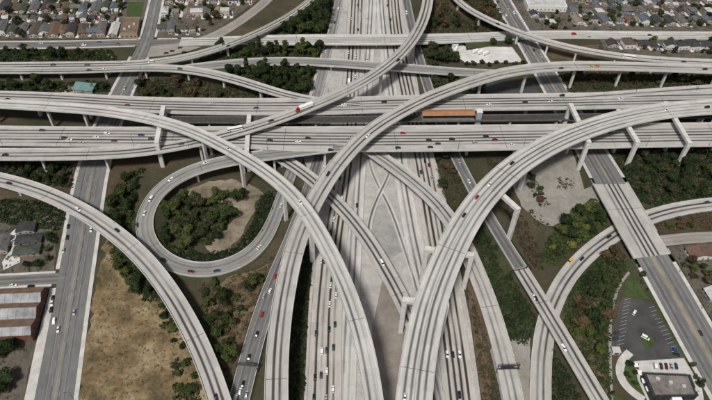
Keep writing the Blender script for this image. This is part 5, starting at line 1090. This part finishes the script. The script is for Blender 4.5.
grove('among the upper right houses', [[(183.1,587.7),(393.0,601.6),(426.0,685.3),(155.9,665.9)]], 56, ['round','bush','bush','round'], ['leaf_dark','leaf_mid','leaf_mixed'], 0.65, 1.63, 5.5)
grove('below the upper right cross street', [[(252.0,568.8),(382.6,575.3),(372.1,548.5),(281.7,550.1)]], 16, ['bush','round'], ['leaf_dark','leaf_mid','leaf_brown'], 0.52, 1.14, 6.9)
# yards: pale concrete slabs and sheds behind the houses
def shed(q, ang, label, col):
    e = empty('shed', (q[0], q[1], -.1), ang); tag(e, label, 'shed', 'garden sheds among the houses'); a, b = random.uniform(1.6, 3.2), random.uniform(1.8, 3.4)
    mk('wall', boxv(-a, a, -b, b, -.1, 2.2), BOXF, 'wall_grey', e)
    mk('roof', [(-a-.2,-b-.2,2.21),(a+.2,-b-.2,2.21),(a+.2,b+.2,2.7),(-a-.2,b+.2,2.7),(-a-.2,-b-.2,2.3),(a+.2,-b-.2,2.3),(a+.2,b+.2,2.8),(-a-.2,b+.2,2.8)], BOXF, 'roofing_'+col, e)
    mk('door', boxv(-.5, .5, -b-.05, -b+.02, 0, 1.9), BOXF, 'wall_brown', e)
for nm2, ph, poly, n_, an in (('left', 'among the upper left houses', [(-370.4,537.8),(-249.0,545.7),(-264.3,626.7),(-404.8,616.7)], 60, TA), ('right', 'among the upper right houses', [(222.5,594.3),(379.2,604.7),(405.6,674.4),(230.3,661.9)], 55, SA)):
    pts = sample_poly(poly, n_); pts = sorted(map(tuple, pts), key=lambda q: img_x(*q))
    for i, q in enumerate(pts):
        col = random.choice(['pale', 'pale', 'grey', 'slate', 'tan', 'charcoal']); shed(q, an+random.uniform(-.2, .2), f'small shed with {col} roof, {ordw(i)} from left {ph}', col)

grove('in the back yards at upper left', [[(-388.3,555.6),(-250.6,564.8),(-253.4,588.8),(-398.7,578.8)],[(-406.8,597.0),(-258.7,607.4),(-259.0,616.0),(-410.5,605.3)]], 20, ['bush'], ['leaf_dark','leaf_mid','leaf_mixed','leaf_brown'], .5, 1.2, 4.2, extra=.5)
grove('in the back yards at upper right', [[(209.6,593.4),(383.6,605.0),(392.7,628.6),(209.9,616.2)],[(224.6,634.4),(399.5,646.6),(403.9,658.1),(222.4,645.4)]], 20, ['bush'], ['leaf_dark','leaf_mid','leaf_mixed','leaf_brown'], .5, 1.2, 4.2, extra=.5)
G('ground_cover', 'weeds and low plants in the yards of the upper left houses', [[(-376.9,530.0),(-241.0,538.8),(-259.0,631.6),(-417.2,620.3)],[(-205.0,546.7),(-160.0,553.4),(-123.3,623.4),(-220.0,634.4)]], .05, 'leaf_mixed', .3, 1.1)
G('ground_cover', 'weeds and low plants in the yards of the upper right houses', [[(180.6,585.5),(381.2,598.8),(412.2,679.6),(161.0,661.6)],[(249.9,568.6),(372.0,574.6),(362.4,549.7),(281.7,550.1)]], .06, 'leaf_mixed', .3, 1.1)
G('ground_cover', 'weeds around the corner houses and the brick factory', [[(-272.8,296.9),(-218.4,299.5),(-203.5,250.8),(-250.5,247.1)],[(-228.9,198.8),(-197.3,200.0),(-189.7,159.6),(-211.1,158.8)]], .12, 'leaf_mixed', .3, 1.1)
G('ground_cover', 'weeds around the houses at the right edge', [[(226.6,293.1),(272.2,295.1),(244.0,223.6),(234.8,223.2)]], .10, 'leaf_mixed', .3, 1.1)

# lower left houses
house(*(-226.2,267.2), VA, 17, 8, 3, 'green', 'tan', 'hip', 'long tan house with dark hip roof, nearer of two at the left street corner', 'houses by the lower left corner')
house(*(-228.6,277.0), VA, 17, 8, 3, 'charcoal', 'tan', 'hip', 'tan house with dark roof behind the corner house', 'houses by the lower left corner')
house(*(-234.7,287.1), VA, 12, 8, 3, 'charcoal', 'grey', 'gable', 'grey house with dark gable roof beside the white car yard', 'houses by the lower left corner')
house(*(-244.8,271.7), VA, 8, 14, 3, 'grey', 'cream', 'gable', 'cream house with grey gable roof at the left edge', 'houses by the lower left corner')
house(*(-259.7,280.3), VA, 9, 15, 3, 'brown', 'cream', 'gable', 'cream house with brown gable roof beyond the left edge', 'houses by the lower left corner')
sheet('car_yard', [(-245.8,280.9),(-242.6,290.5),(-228.2,258.3),(-236.1,251.1),(-240.2,257.7),(-238.5,270.2)], -.06, 'white_pavement', ragged=.4)
for i, (cx, cy, k, t_, wd_) in enumerate([(12,242,'w','u','white sport utility vehicle, upper of two in the pale corner yard'),(8,258,'s','c','silver sedan, lower of two in the pale corner yard'),(43,238,'b','v','blue van parked behind the corner houses')]):
    x, y = (-390.6,608.9); 
    x, y = [(-240.7,275.6), (-237.6,261.3), (-220.7,280.2)][i]
    vehicle(x, y, -.03, VA+1.2, k, t_, wd_, 'cars in the corner yard')
grove('around the corner houses at lower left', [[(-217.4,258.8),(-215.0,286.1),(-215.6,295.7),(-206.1,254.1),(-228.1,251.4)],[(-256.9,293.7),(-246.3,296.2),(-247.3,284.6),(-253.9,276.8)]], 6, ['bush','round'], ['leaf_dark','leaf_mid'], 0.52, 1.06, 5.8)
grove('below the brick building at lower left', [[(-216.2,197.8),(-201.6,198.4),(-199.7,187.5),(-211.6,187.0)],[(-207.2,176.6),(-199.0,176.9),(-196.3,161.8),(-200.9,161.7)]], 6, ['round','bush'], ['leaf_dark'], 0.91, 1.56, 5.2)
house(*(245.6,285.6), SA, 16, 9, 3.2, 'rust', 'white', 'gable', 'white walled house with rust brown gable roof at the right edge', 'houses at the right edge')
house(*(263.4,276.5), SA, 13, 9, 3.2, 'brown', 'cream', 'gable', 'cream house with brown gable roof past the right edge', 'houses at the right edge')
house(*(242.3,250.0), SA, 9, 9, 3.0, 'pale', 'blue', 'gable', 'small pale blue house by the lower right street', 'houses at the right edge')
grove('around the houses at the right edge', [[(230.3,278.6),(244.0,277.4),(246.1,260.1),(238.6,254.8),(233.1,266.4)],[(259.7,289.0),(277.3,289.8),(263.5,255.9),(254.4,263.9)]], 7, ['bush','round'], ['leaf_mid','leaf_dark','leaf_brown'], 0.65, 1.21, 5.8)

# ---------------------------------------------------------------- larger buildings
def slab(name, pts, z0, z1, mat, parent=None):
    """vertical prism on a world polygon"""
    n = len(pts); cx = sum(p[0] for p in pts)/n
    ar = sum(pts[i][0]*pts[(i+1) % n][1]-pts[(i+1) % n][0]*pts[i][1] for i in range(n))
    if ar < 0: pts = pts[::-1]
    V = [(p[0], p[1], z0) for p in pts]+[(p[0], p[1], z1) for p in pts]
    return mk(name, V, [tuple(range(n))[::-1], tuple(range(n, 2*n))]+[(i, (i+1) % n, n+(i+1) % n, n+i) for i in range(n)], mat, parent)
def shrink(pts, d):
    c = np.mean([p[:2] for p in pts], 0); out = []
    for p in pts:
        v = np.array(p[:2])-c; L = np.linalg.norm(v); out.append(tuple(c+v*(1-d/L)))
    return out
def flat_building(label, pts, h, wall, roof, units=3, group=None, parapet='paint_white'):
    e = empty('building', (0, 0, 0)); tag(e, label, 'building', group); pts = [p[:2] for p in pts]
    slab('wall', pts, -.3, h, wall, e)
    slab('roof', shrink(pts, .9), h-.1, h+.12, roof, e)
    inn = shrink(pts, .8)
    for i in range(len(pts)):
        j = (i+1) % len(pts); slab('parapet', [pts[i], pts[j], inn[j], inn[i]], h-.05, h+.7, parapet, e)
    c = np.mean(pts, 0)
    for k in range(units):
        q = c+(np.array(pts[0])-c)*(.5-.4*k)+(np.array(pts[1])-c)*(.1*k)
        u = slab('roof_unit', [(q[0]-1.1, q[1]-.9), (q[0]+1.1, q[1]-.9), (q[0]+1.1, q[1]+.9), (q[0]-1.1, q[1]+.9)], h+.12, h+1.5, 'roof_pale', e)
    for i in range(len(pts)):
        a, b = np.array(pts[i]), np.array(pts[(i+1) % len(pts)]); L = np.linalg.norm(b-a); ang = math.atan2(*(b-a)[::-1]); n = int(L/4)
        nn = np.array([(b-a)[1], -(b-a)[0]])/L; cc = np.mean(pts, 0)
        if np.dot(nn, (a+b)/2-cc) < 0: nn = -nn
        for k in range(n):
            q = a+(b-a)*(k+.5)/n+nn*.04; w_ = link('window', WINME, None, e); w_.location = (q[0], q[1], min(2.0, h*.5)); w_.rotation_euler = (0, 0, ang)
    return e
flat_building('long white flat roofed building at the top right of the city street', [(179.8,624.8,0),(222.7,625.6,0),(221.9,643.1,0),(178.3,642.3,0)], 6, 'wall_white', 'roof_pale', 4)
flat_building('tan flat roofed corner shop at the upper left crossing', [(-240.8,541.6,0),(-224.1,542.7,0),(-229.4,574.1,0),(-246.7,573.0,0)], 5, 'wall_tan', 'roof_brown', 3, parapet='wall_tan')
flat_building('pale flat roofed workshop behind the upper right houses', [(234.2,648.5,0),(263.9,650.5,0),(263.3,666.6,0),(233.2,664.4,0)], 5, 'wall_grey', 'roof_pale', 2)

# brick building with sawtooth roof
A0, A1, A2 = np.array((-200.0,234.1)), np.array((-195.3,198.0)), np.array((-267.9,227.7))
vx = A2-A0; vy = A1-A0; ux = vx/np.linalg.norm(vx); uy = vy/np.linalg.norm(vy); Lx, Ly = np.linalg.norm(vx), np.linalg.norm(vy); SH = 6.5
bd = empty('factory', (A0[0], A0[1], 0)); tag(bd, 'brick factory with brown and pale sawtooth roof at the lower left street corner', 'factory')
def FP(a, b, z): q = ux*a+uy*b; return (float(q[0]), float(q[1]), z)
mb = MB(); mb.add([FP(0,0,-.3),FP(Lx,0,-.3),FP(Lx,Ly,-.3),FP(0,Ly,-.3),FP(0,0,SH),FP(Lx,0,SH),FP(Lx,Ly,SH),FP(0,Ly,SH)], [f[::-1] for f in BOXF] if np.cross(ux, uy) < 0 else BOXF); mb.build('wall', 'brick', bd)
NB_ = 3; bw = Ly/NB_
for k in range(NB_):
    b0, b1, b2 = k*bw+.1, k*bw+bw*(.52, .45, .60, .7)[k], (k+1)*bw-.1
    mk('roof_slope', [FP(-.2,b0,SH+.1),FP(Lx,b0,SH+.1),FP(Lx,b1,SH+2.6),FP(-.2,b1,SH+2.6)], [(0,1,2,3)], 'roof_brown', bd)
    gl = mk('skylight', [FP(-.2,b1,SH+2.6),FP(Lx,b1,SH+2.6),FP(Lx,b2,SH+.1),FP(-.2,b2,SH+.1)], [(0,1,2,3)], 'skylight_grey', bd)
    for q in range(int(Lx/5)):
        V = [FP(q*5+2-.1, b1+.05, SH+2.66), FP(q*5+2+.1, b1+.05, SH+2.66), FP(q*5+2+.1, b2, SH+.2), FP(q*5+2-.1, b2, SH+.2)]
        mk('mullion', V, [(0,1,2,3)], 'steel', gl)
    mk('gable_wall', [FP(-.15,b0,SH-.2),FP(-.15,b1,SH+2.9),FP(-.15,b2,SH-.2),FP(.25,b0,SH-.2),FP(.25,b1,SH+2.9),FP(.25,b2,SH-.2)], [(0,1,2),(3,5,4),(0,3,4,1),(1,4,5,2)], 'brick', bd)
ea = math.atan2(uy[1], uy[0])
for k in range(8):
    q = FP(-.06, Ly*(k+.5)/8, 3.4); w_ = link('window', WINME, None, bd); w_.location = q; w_.rotation_euler = (0, 0, ea); w_.scale = (1.2, 1, 2.0)
sheet('factory_forecourt', [(-200.1,237.7),(-194.3,236.4),(-188.2,195.5),(-182.9,159.9),(-186.3,159.8),(-193.3,196.0)], -.05, 'sidewalk_concrete', ragged=.2)

# white yard with trucks
sheet('white_yard', [(89.0,556.4),(102.2,556.3),(103.6,549.8),(152.4,551.1),(159.2,524.6),(102.6,518.5),(93.2,534.6)], -.06, 'white_pavement', ragged=.4)
for i, (q, a, k) in enumerate([((114.5,538.7),.6,'w'),((119.4,537.2),.6,'s'),((124.2,535.7),.6,'w'),((94.9,541.9),1.2,'w'),((109.1,543.8),.1,'g')]):
    vehicle(q[0], q[1], -.04, a, k, 't' if i < 4 else 'v', f'{dict(w="white", s="silver", g="dark grey")[k]} {"box truck" if i < 4 else "van"} in the white yard, {["second", "fourth", "fifth", "first", "third"][i] if i != 4 else "behind the trucks"} {"from the left" if i != 4 else ""}'.strip(), 'vehicles in the white yard')
flat_building('small white shed at the left end of the white yard', [(89.7,552.7,0),(95.8,553.0,0),(97.2,545.7,0),(91.1,545.4,0)], 3.2, 'wall_white', 'roof_pale', 1)

# lower right restaurant and car park
sheet('car_park', [(166.5,208.8),(169.9,226.6),(180.6,246.6),(190.3,245.4),(200.4,243.4),(204.4,231.0),(206.1,212.5),(206.9,202.0),(174.9,198.6),(173.7,207.7)], -.05, 'parking_asphalt')
sheet('lawn', [(188.0,263.6),(198.3,265.7),(200.9,245.0),(190.5,246.2),(181.0,248.2)], -.07, 'lawn', ragged=.3)
sheet('lawn', [(199.3,235.5),(206.0,238.1),(209.8,210.5),(210.7,202.1),(206.5,202.6),(203.4,225.7)], -.03, 'lawn', ragged=.3)
sheet('lawn', [(168.4,201.8),(173.5,197.9),(174.5,184.6),(174.2,175.6),(166.9,179.1),(164.1,190.8)], -.07, 'lawn', ragged=.3)
sheet('lawn', [(156.4,180.0),(160.7,173.8),(163.0,165.3),(152.5,164.9)], -.07, 'lawn', ragged=.3)
sheet('forecourt', [(175.0,199.0),(206.9,202.0),(210.9,182.1),(209.3,174.4),(175.5,171.9),(173.6,185.9)], -.055, 'sidewalk_concrete')
ip = [(184.8,217.5),(189.3,219.9),(191.4,216.3),(191.1,211.2),(187.9,206.8),(184.7,208.8)]
tag(slab('kerbed_island', [tuple(p) for p in ip], -.2, .12, 'lawn'), kind='structure')
def pave_ribbon(name, pts, wd, mat, z, kind='structure'):
    q, s = catmull([(p[0], p[1], z, wd) for p in pts], 2.0); t = np.gradient(q[:, :2], axis=0); t /= np.hypot(t[:, 0], t[:, 1])[:, None]
    pth = dict(p=q[:, :3], n=np.stack([-t[:, 1], t[:, 0]], 1)); V, Fc = strip(pth, -wd/2, wd/2, 0.0); o = mk(name, V, Fc, mat); o['kind'] = kind; return o
pave_ribbon('drive_through_lane', [(174.2,204.9),(166.7,200.4),(162.4,193.4),(161.7,184.1),(165.4,177.8),(173.5,173.1)], 5.0, 'sidewalk_concrete', -.03)
pave_ribbon('footpath', [(203.1,277.4),(190.6,268.0),(178.7,252.2),(169.4,231.9),(161.9,205.8),(154.4,172.4),(149.3,148.4)], 1.8, 'gravel_lot', -.04)
mb = MB()
for k in range(13):
    f = k/12; a = np.array((181.3,244.2))*(1-f)+np.array((167.3,209.5))*f; d = np.array([4.8, 1.6]); n_ = np.array([-.1, .3]); n_ = n_/np.linalg.norm(n_)*.1
    mb.add([(*(a-n_), -.03), (*(a+d-n_), -.03), (*(a+d+n_), -.03), (*(a+n_), -.03)], [(0,1,2,3)])
for k in range(12):
    f = k/11; a = np.array((200.8,240.2))*(1-f)+np.array((205.0,207.5))*f; d = np.array([-4.6, -1.6]); n_ = np.array([-.03, .09])
    mb.add([(*(a-n_), -.03), (*(a+d-n_), -.03), (*(a+d+n_), -.03), (*(a+n_), -.03)], [(3,2,1,0)])
pl = mb.build('stall_marking', 'paint_worn'); pl['kind'] = 'structure'
rest = flat_building('dark walled restaurant with pale roof border at the lower right car park', [(175.4,187.6,0),(203.1,187.3,0),(203.3,174.2,0),(176.8,172.6,0)], 5.2, 'dark_steel', 'roof_tar', 4, parapet='paint_white')
for i in range(4):
    pts_ = [(175.4,187.6,0),(203.1,187.3,0),(203.3,174.2,0),(176.8,172.6,0)]; a_ = np.array(pts_[i][:2]); b_ = np.array(pts_[(i+1)%4][:2]); c_ = np.mean([q[:2] for q in pts_], 0); k_ = lambda q, f: tuple(c_+(q-c_)*f)
    slab('dark_fascia', [k_(a_,1.02), k_(b_,1.02), k_(b_,.90), k_(a_,.90)], 5.0, 6.0, 'dark_steel', rest)
slab('portico', [(188.6,176.1,0)[:2],(194.0,176.3,0)[:2],(194.1,171.3,0)[:2],(188.1,171.1,0)[:2]], -.2, 4.2, 'paint_white', rest)
for k, q in enumerate([(173.7,194.5),(174.6,189.2),(175.5,184.0),(176.4,178.9)]):
    slab('awning', [(q[0]-1, q[1]-1.5), (q[0]+1.6, q[1]-1.5), (q[0]+1.6, q[1]+1.5), (q[0]-1, q[1]+1.5)], 2.6, 3.0, 'paint_white', rest)
kio = empty('menu_kiosk', (*(164.7,204.5), 0)); tag(kio, 'small white kiosk at the left corner of the lower right car park', 'kiosk')
for i, s_ in enumerate(((-2.2,2.2,-1.8,1.8,-.2,2.6,'wall','wall_white'),(-2.6,2.6,-2.2,2.2,2.6,2.9,'roof','roof_pale'),(-1.2,1.2,-2.3,-1.85,.9,2.0,'window','glass'))): mk(s_[6], boxv(*s_[:6]), BOXF, s_[7], kio)
PARK = [((185.1,234.1),'w','u',.9,'white sport utility vehicle standing in the upper part of the car park'),((186.7,215.4),'w','v',-.6,'white van beside the green island in the car park'),((175.8,195.3),'m','c',1.3,'maroon sedan at the left of the row by the restaurant'),((186.8,195.4),'w','v',1.4,'white van in the row by the restaurant'),((190.6,195.5),'g','c',1.4,'dark grey sedan right of the white van by the restaurant'),((193.7,195.6),'m','c',1.4,'maroon sedan third from the right by the restaurant'),((196.8,195.7),'s','c',1.4,'silver sedan near the right end of the restaurant row'),((199.9,195.9),'b','c',1.4,'blue sedan at the right end of the restaurant row'),((201.9,207.4),'b','u',2.8,'dark blue car, upper of two at the right side of the car park'),((202.4,204.2),'k','c',2.8,'black car, lower of two at the right side of the car park'),((169.3,218.3),'g','c',.3,'dark grey car at the left side of the car park'),((167.8,213.9),'b','c',.3,'blue car at the left side of the car park')]
for q, k, t_, a, lb in PARK: vehicle(q[0], q[1], -.03, a, k, t_, lb, 'cars in the lower right car park')
grove('around the restaurant', [[(169.2,200.5),(173.1,196.5),(173.7,182.0),(166.4,181.7)],[(209.7,199.3),(210.6,184.6),(211.1,179.5),(208.6,185.9)],[(198.0,264.9),(200.9,251.5),(198.1,251.4)],[(161.0,197.4),(156.3,174.9),(154.5,174.9)]], 11, ['bush','round'], ['leaf_dark','leaf_mid'], 0.52, 1.06, 4.6, extra=.5)
grove('along the pavement of the lower right street', [[(203.1,270.3),(206.6,270.5),(217.2,192.8),(213.5,192.7)]], 8, ['bush'], ['leaf_mid','leaf_dark'], 0.52, 0.85, 6.9, extra=.2)

# rail station in the median
st = empty('rail_station', (*(76.5,414.1,15.5)[:2], 0)); tag(st, 'rail station with long orange canopy roof between the two main viaducts', 'station')
i0 = int(np.argmin((PATH['rail']['p'][:, 0]-(53.5,404.6,22)[0])**2)); i1 = int(np.argmin((PATH['rail']['p'][:, 0]-(100.7,407.3,22)[0])**2))
pr = PATH['rail']; NN = len(pr['p']); cst = lambda v: np.full(NN, v)
sg = 1
def stpart(name, prof, mat, a=i0, b=i1):
    V, Fc = prism_run(pr, prof, a, b); L0 = st.location; return mk(name, [(v[0]-L0.x, v[1]-L0.y, v[2]) for v in V], Fc, mat, st)
stpart('platform', [(cst(-4.3), -.5), (cst(-4.3), 1.1), (cst(4.3), 1.1), (cst(4.3), -.5)], 'dark_concrete')
stpart('canopy_roof', [(cst(-4.0), 5.6), (cst(-4.0), 5.9), (cst(0.0), 6.9), (cst(4.2), 5.9), (cst(4.2), 5.6), (cst(0.0), 6.5)], 'orange_roof', i0, i1)
for i in range(i0+1, i1-1, 2):
    for o in (-2.2, 2.2):
        p, n = pr['p'][i], pr['n'][i]; x, y = p[0]+n[0]*o-st.location.x, p[1]+n[1]*o-st.location.y
        mk('canopy_post', boxv(x-.15, x+.15, y-.15, y+.15, p[2]+1.1, p[2]+6.0), BOXF, 'steel', st)
p = pr['p'][i1]; x, y = p[0]-st.location.x, p[1]-st.location.y
mk('lift_tower', boxv(x-2.2, x+2.2, y-2.5, y+2.5, 0, p[2]+7.4), BOXF, 'wall_blue', st); mk('tower_cap', boxv(x-2.5, x+2.5, y-2.8, y+2.8, p[2]+7.41, p[2]+7.8), BOXF, 'wall_white', st)

# ---------------------------------------------------------------- sign gantries and lamp posts
def gantry(key, q, label, two=False):
    pth = PATH[key]; i = int(np.argmin((pth['p'][:, 0]-q[0])**2+(pth['p'][:, 1]-q[1])**2)); p, n = pth['p'][i], pth['n'][i]; hw = pth['w'][i]/2+.4
    e = empty('sign_gantry', tuple(p), math.atan2(n[1], n[0])); tag(e, label, 'sign gantry', 'sign gantries over the ramps')
    for s in (-1, 1): mk('post', boxv(s*hw-.2, s*hw+.2, -.2, .2, -2.0, 7.2), BOXF, 'steel', e)
    mb = MB(); mb.box(-hw, hw, -.45, -.25, 6.9, 7.1); mb.box(-hw, hw, .25, .45, 6.9, 7.1); mb.box(-hw, hw, -.1, .1, 5.5, 5.7); mb.build('truss', 'dark_steel' if not two else 'steel', e)
    mk('sign_panel', boxv(-hw*.75, hw*.45, -.75, -.5, 4.9, 7.6), BOXF, 'dark_steel' if not two else 'steel', e)
    mk('walkway', boxv(-hw, hw, -1.5, -.6, 4.6, 4.7), BOXF, 'dark_steel' if not two else 'steel', e)
gantry('i', (94.5,188.1,2.5), 'dark sign gantry across the connector at lower right of the wide flyover')
gantry('g', (-62.4,184.1,1.2), 'pale sign gantry across the queued ramp at the lower left of centre', True)
def lamp(key, s0, side, label, group, off=.25, h=11.0):
    pth = PATH[key]; i = int(np.argmin(abs(pth['s']-s0))); p, n = pth['p'][i], pth['n'][i]; q = p[:2]+n*side*(pth['w'][i]/2+off)
    e = empty('lamp_post', (q[0], q[1], p[2]-.1), math.atan2(-n[1]*side, -n[0]*side)); tag(e, label, 'lamp post', group)
    a = [[(r*math.cos(t*1.0472), r*math.sin(t*1.0472), z) for t in range(6)] for z, r in ((-.4, .16), (h*.5, .12), (h, .08))]
    mk('pole', *loft(a), 'dark_steel', e); mk('arm', boxv(0, 2.8, -.06, .06, h-.1, h+.05), BOXF, 'dark_steel', e); mk('lamp_head', boxv(2.3, 3.3, -.2, .2, h-.2, h-.11), BOXF, 'steel', e)
LP = [('westbound', 14, 1, 'far main viaduct'), ('eastbound', 14, -1, 'near main viaduct'), ('d', 5, 1, 'slim flyover'), ('t', 10, -1, 'left city street'), ('s3', 5, 1, 'lower right street'), ('s1', 6, -1, 'right city street at the top')]
for key, n_, sd, ph in LP:
    L_ = PATH[key]['s'][-1]
    for j in range(n_):
        s_ = L_*(j+.5)/n_
        if key == 'd' and s_ < L_*.5: continue
        lamp(key, s_, sd if key != 't' else (1 if j % 2 else -1), f'thin dark lamp post, {ordw(j)} along the {ph}', 'lamp posts along the '+ph, off=-.1 if key in ('eastbound', 'westbound', 'd') else .8)

# teal roofed shed on the bank between the upper left ramps and the far viaduct
tr = empty('bank_shed', (*(-248.2,454.6), 0), -.1); tag(tr, 'teal metal roofed shed on the bank beside the left street underpass', 'shed')
mk('wall', boxv(-9,9,-4.5,4.5,-.3,3.0), BOXF, 'wall_grey', tr)
mk('roof', [(-9.6,-5.1,2.9),(9.6,-5.1,2.9),(9.6,5.1,4.4),(-9.6,5.1,4.4),(-9.6,-5.1,3.1),(9.6,-5.1,3.1),(9.6,5.1,4.6),(-9.6,5.1,4.6)], BOXF, 'teal_roof', tr)
mk('door', boxv(-1.5,1.5,-4.6,-4.45,0,2.6), BOXF, 'wall_brown', tr)
sheet('bare_patch', [(-268.8,448.8),(-265.4,459.7),(-258.4,463.2),(-252.0,446.8),(-263.7,444.7)], -.11, 'bare_dirt', ragged=1)
sheet('bare_patch', [(-256.9,519.7),(-245.4,520.4),(-235.6,507.0),(-249.9,509.6)], -.11, 'bare_dirt', ragged=1)
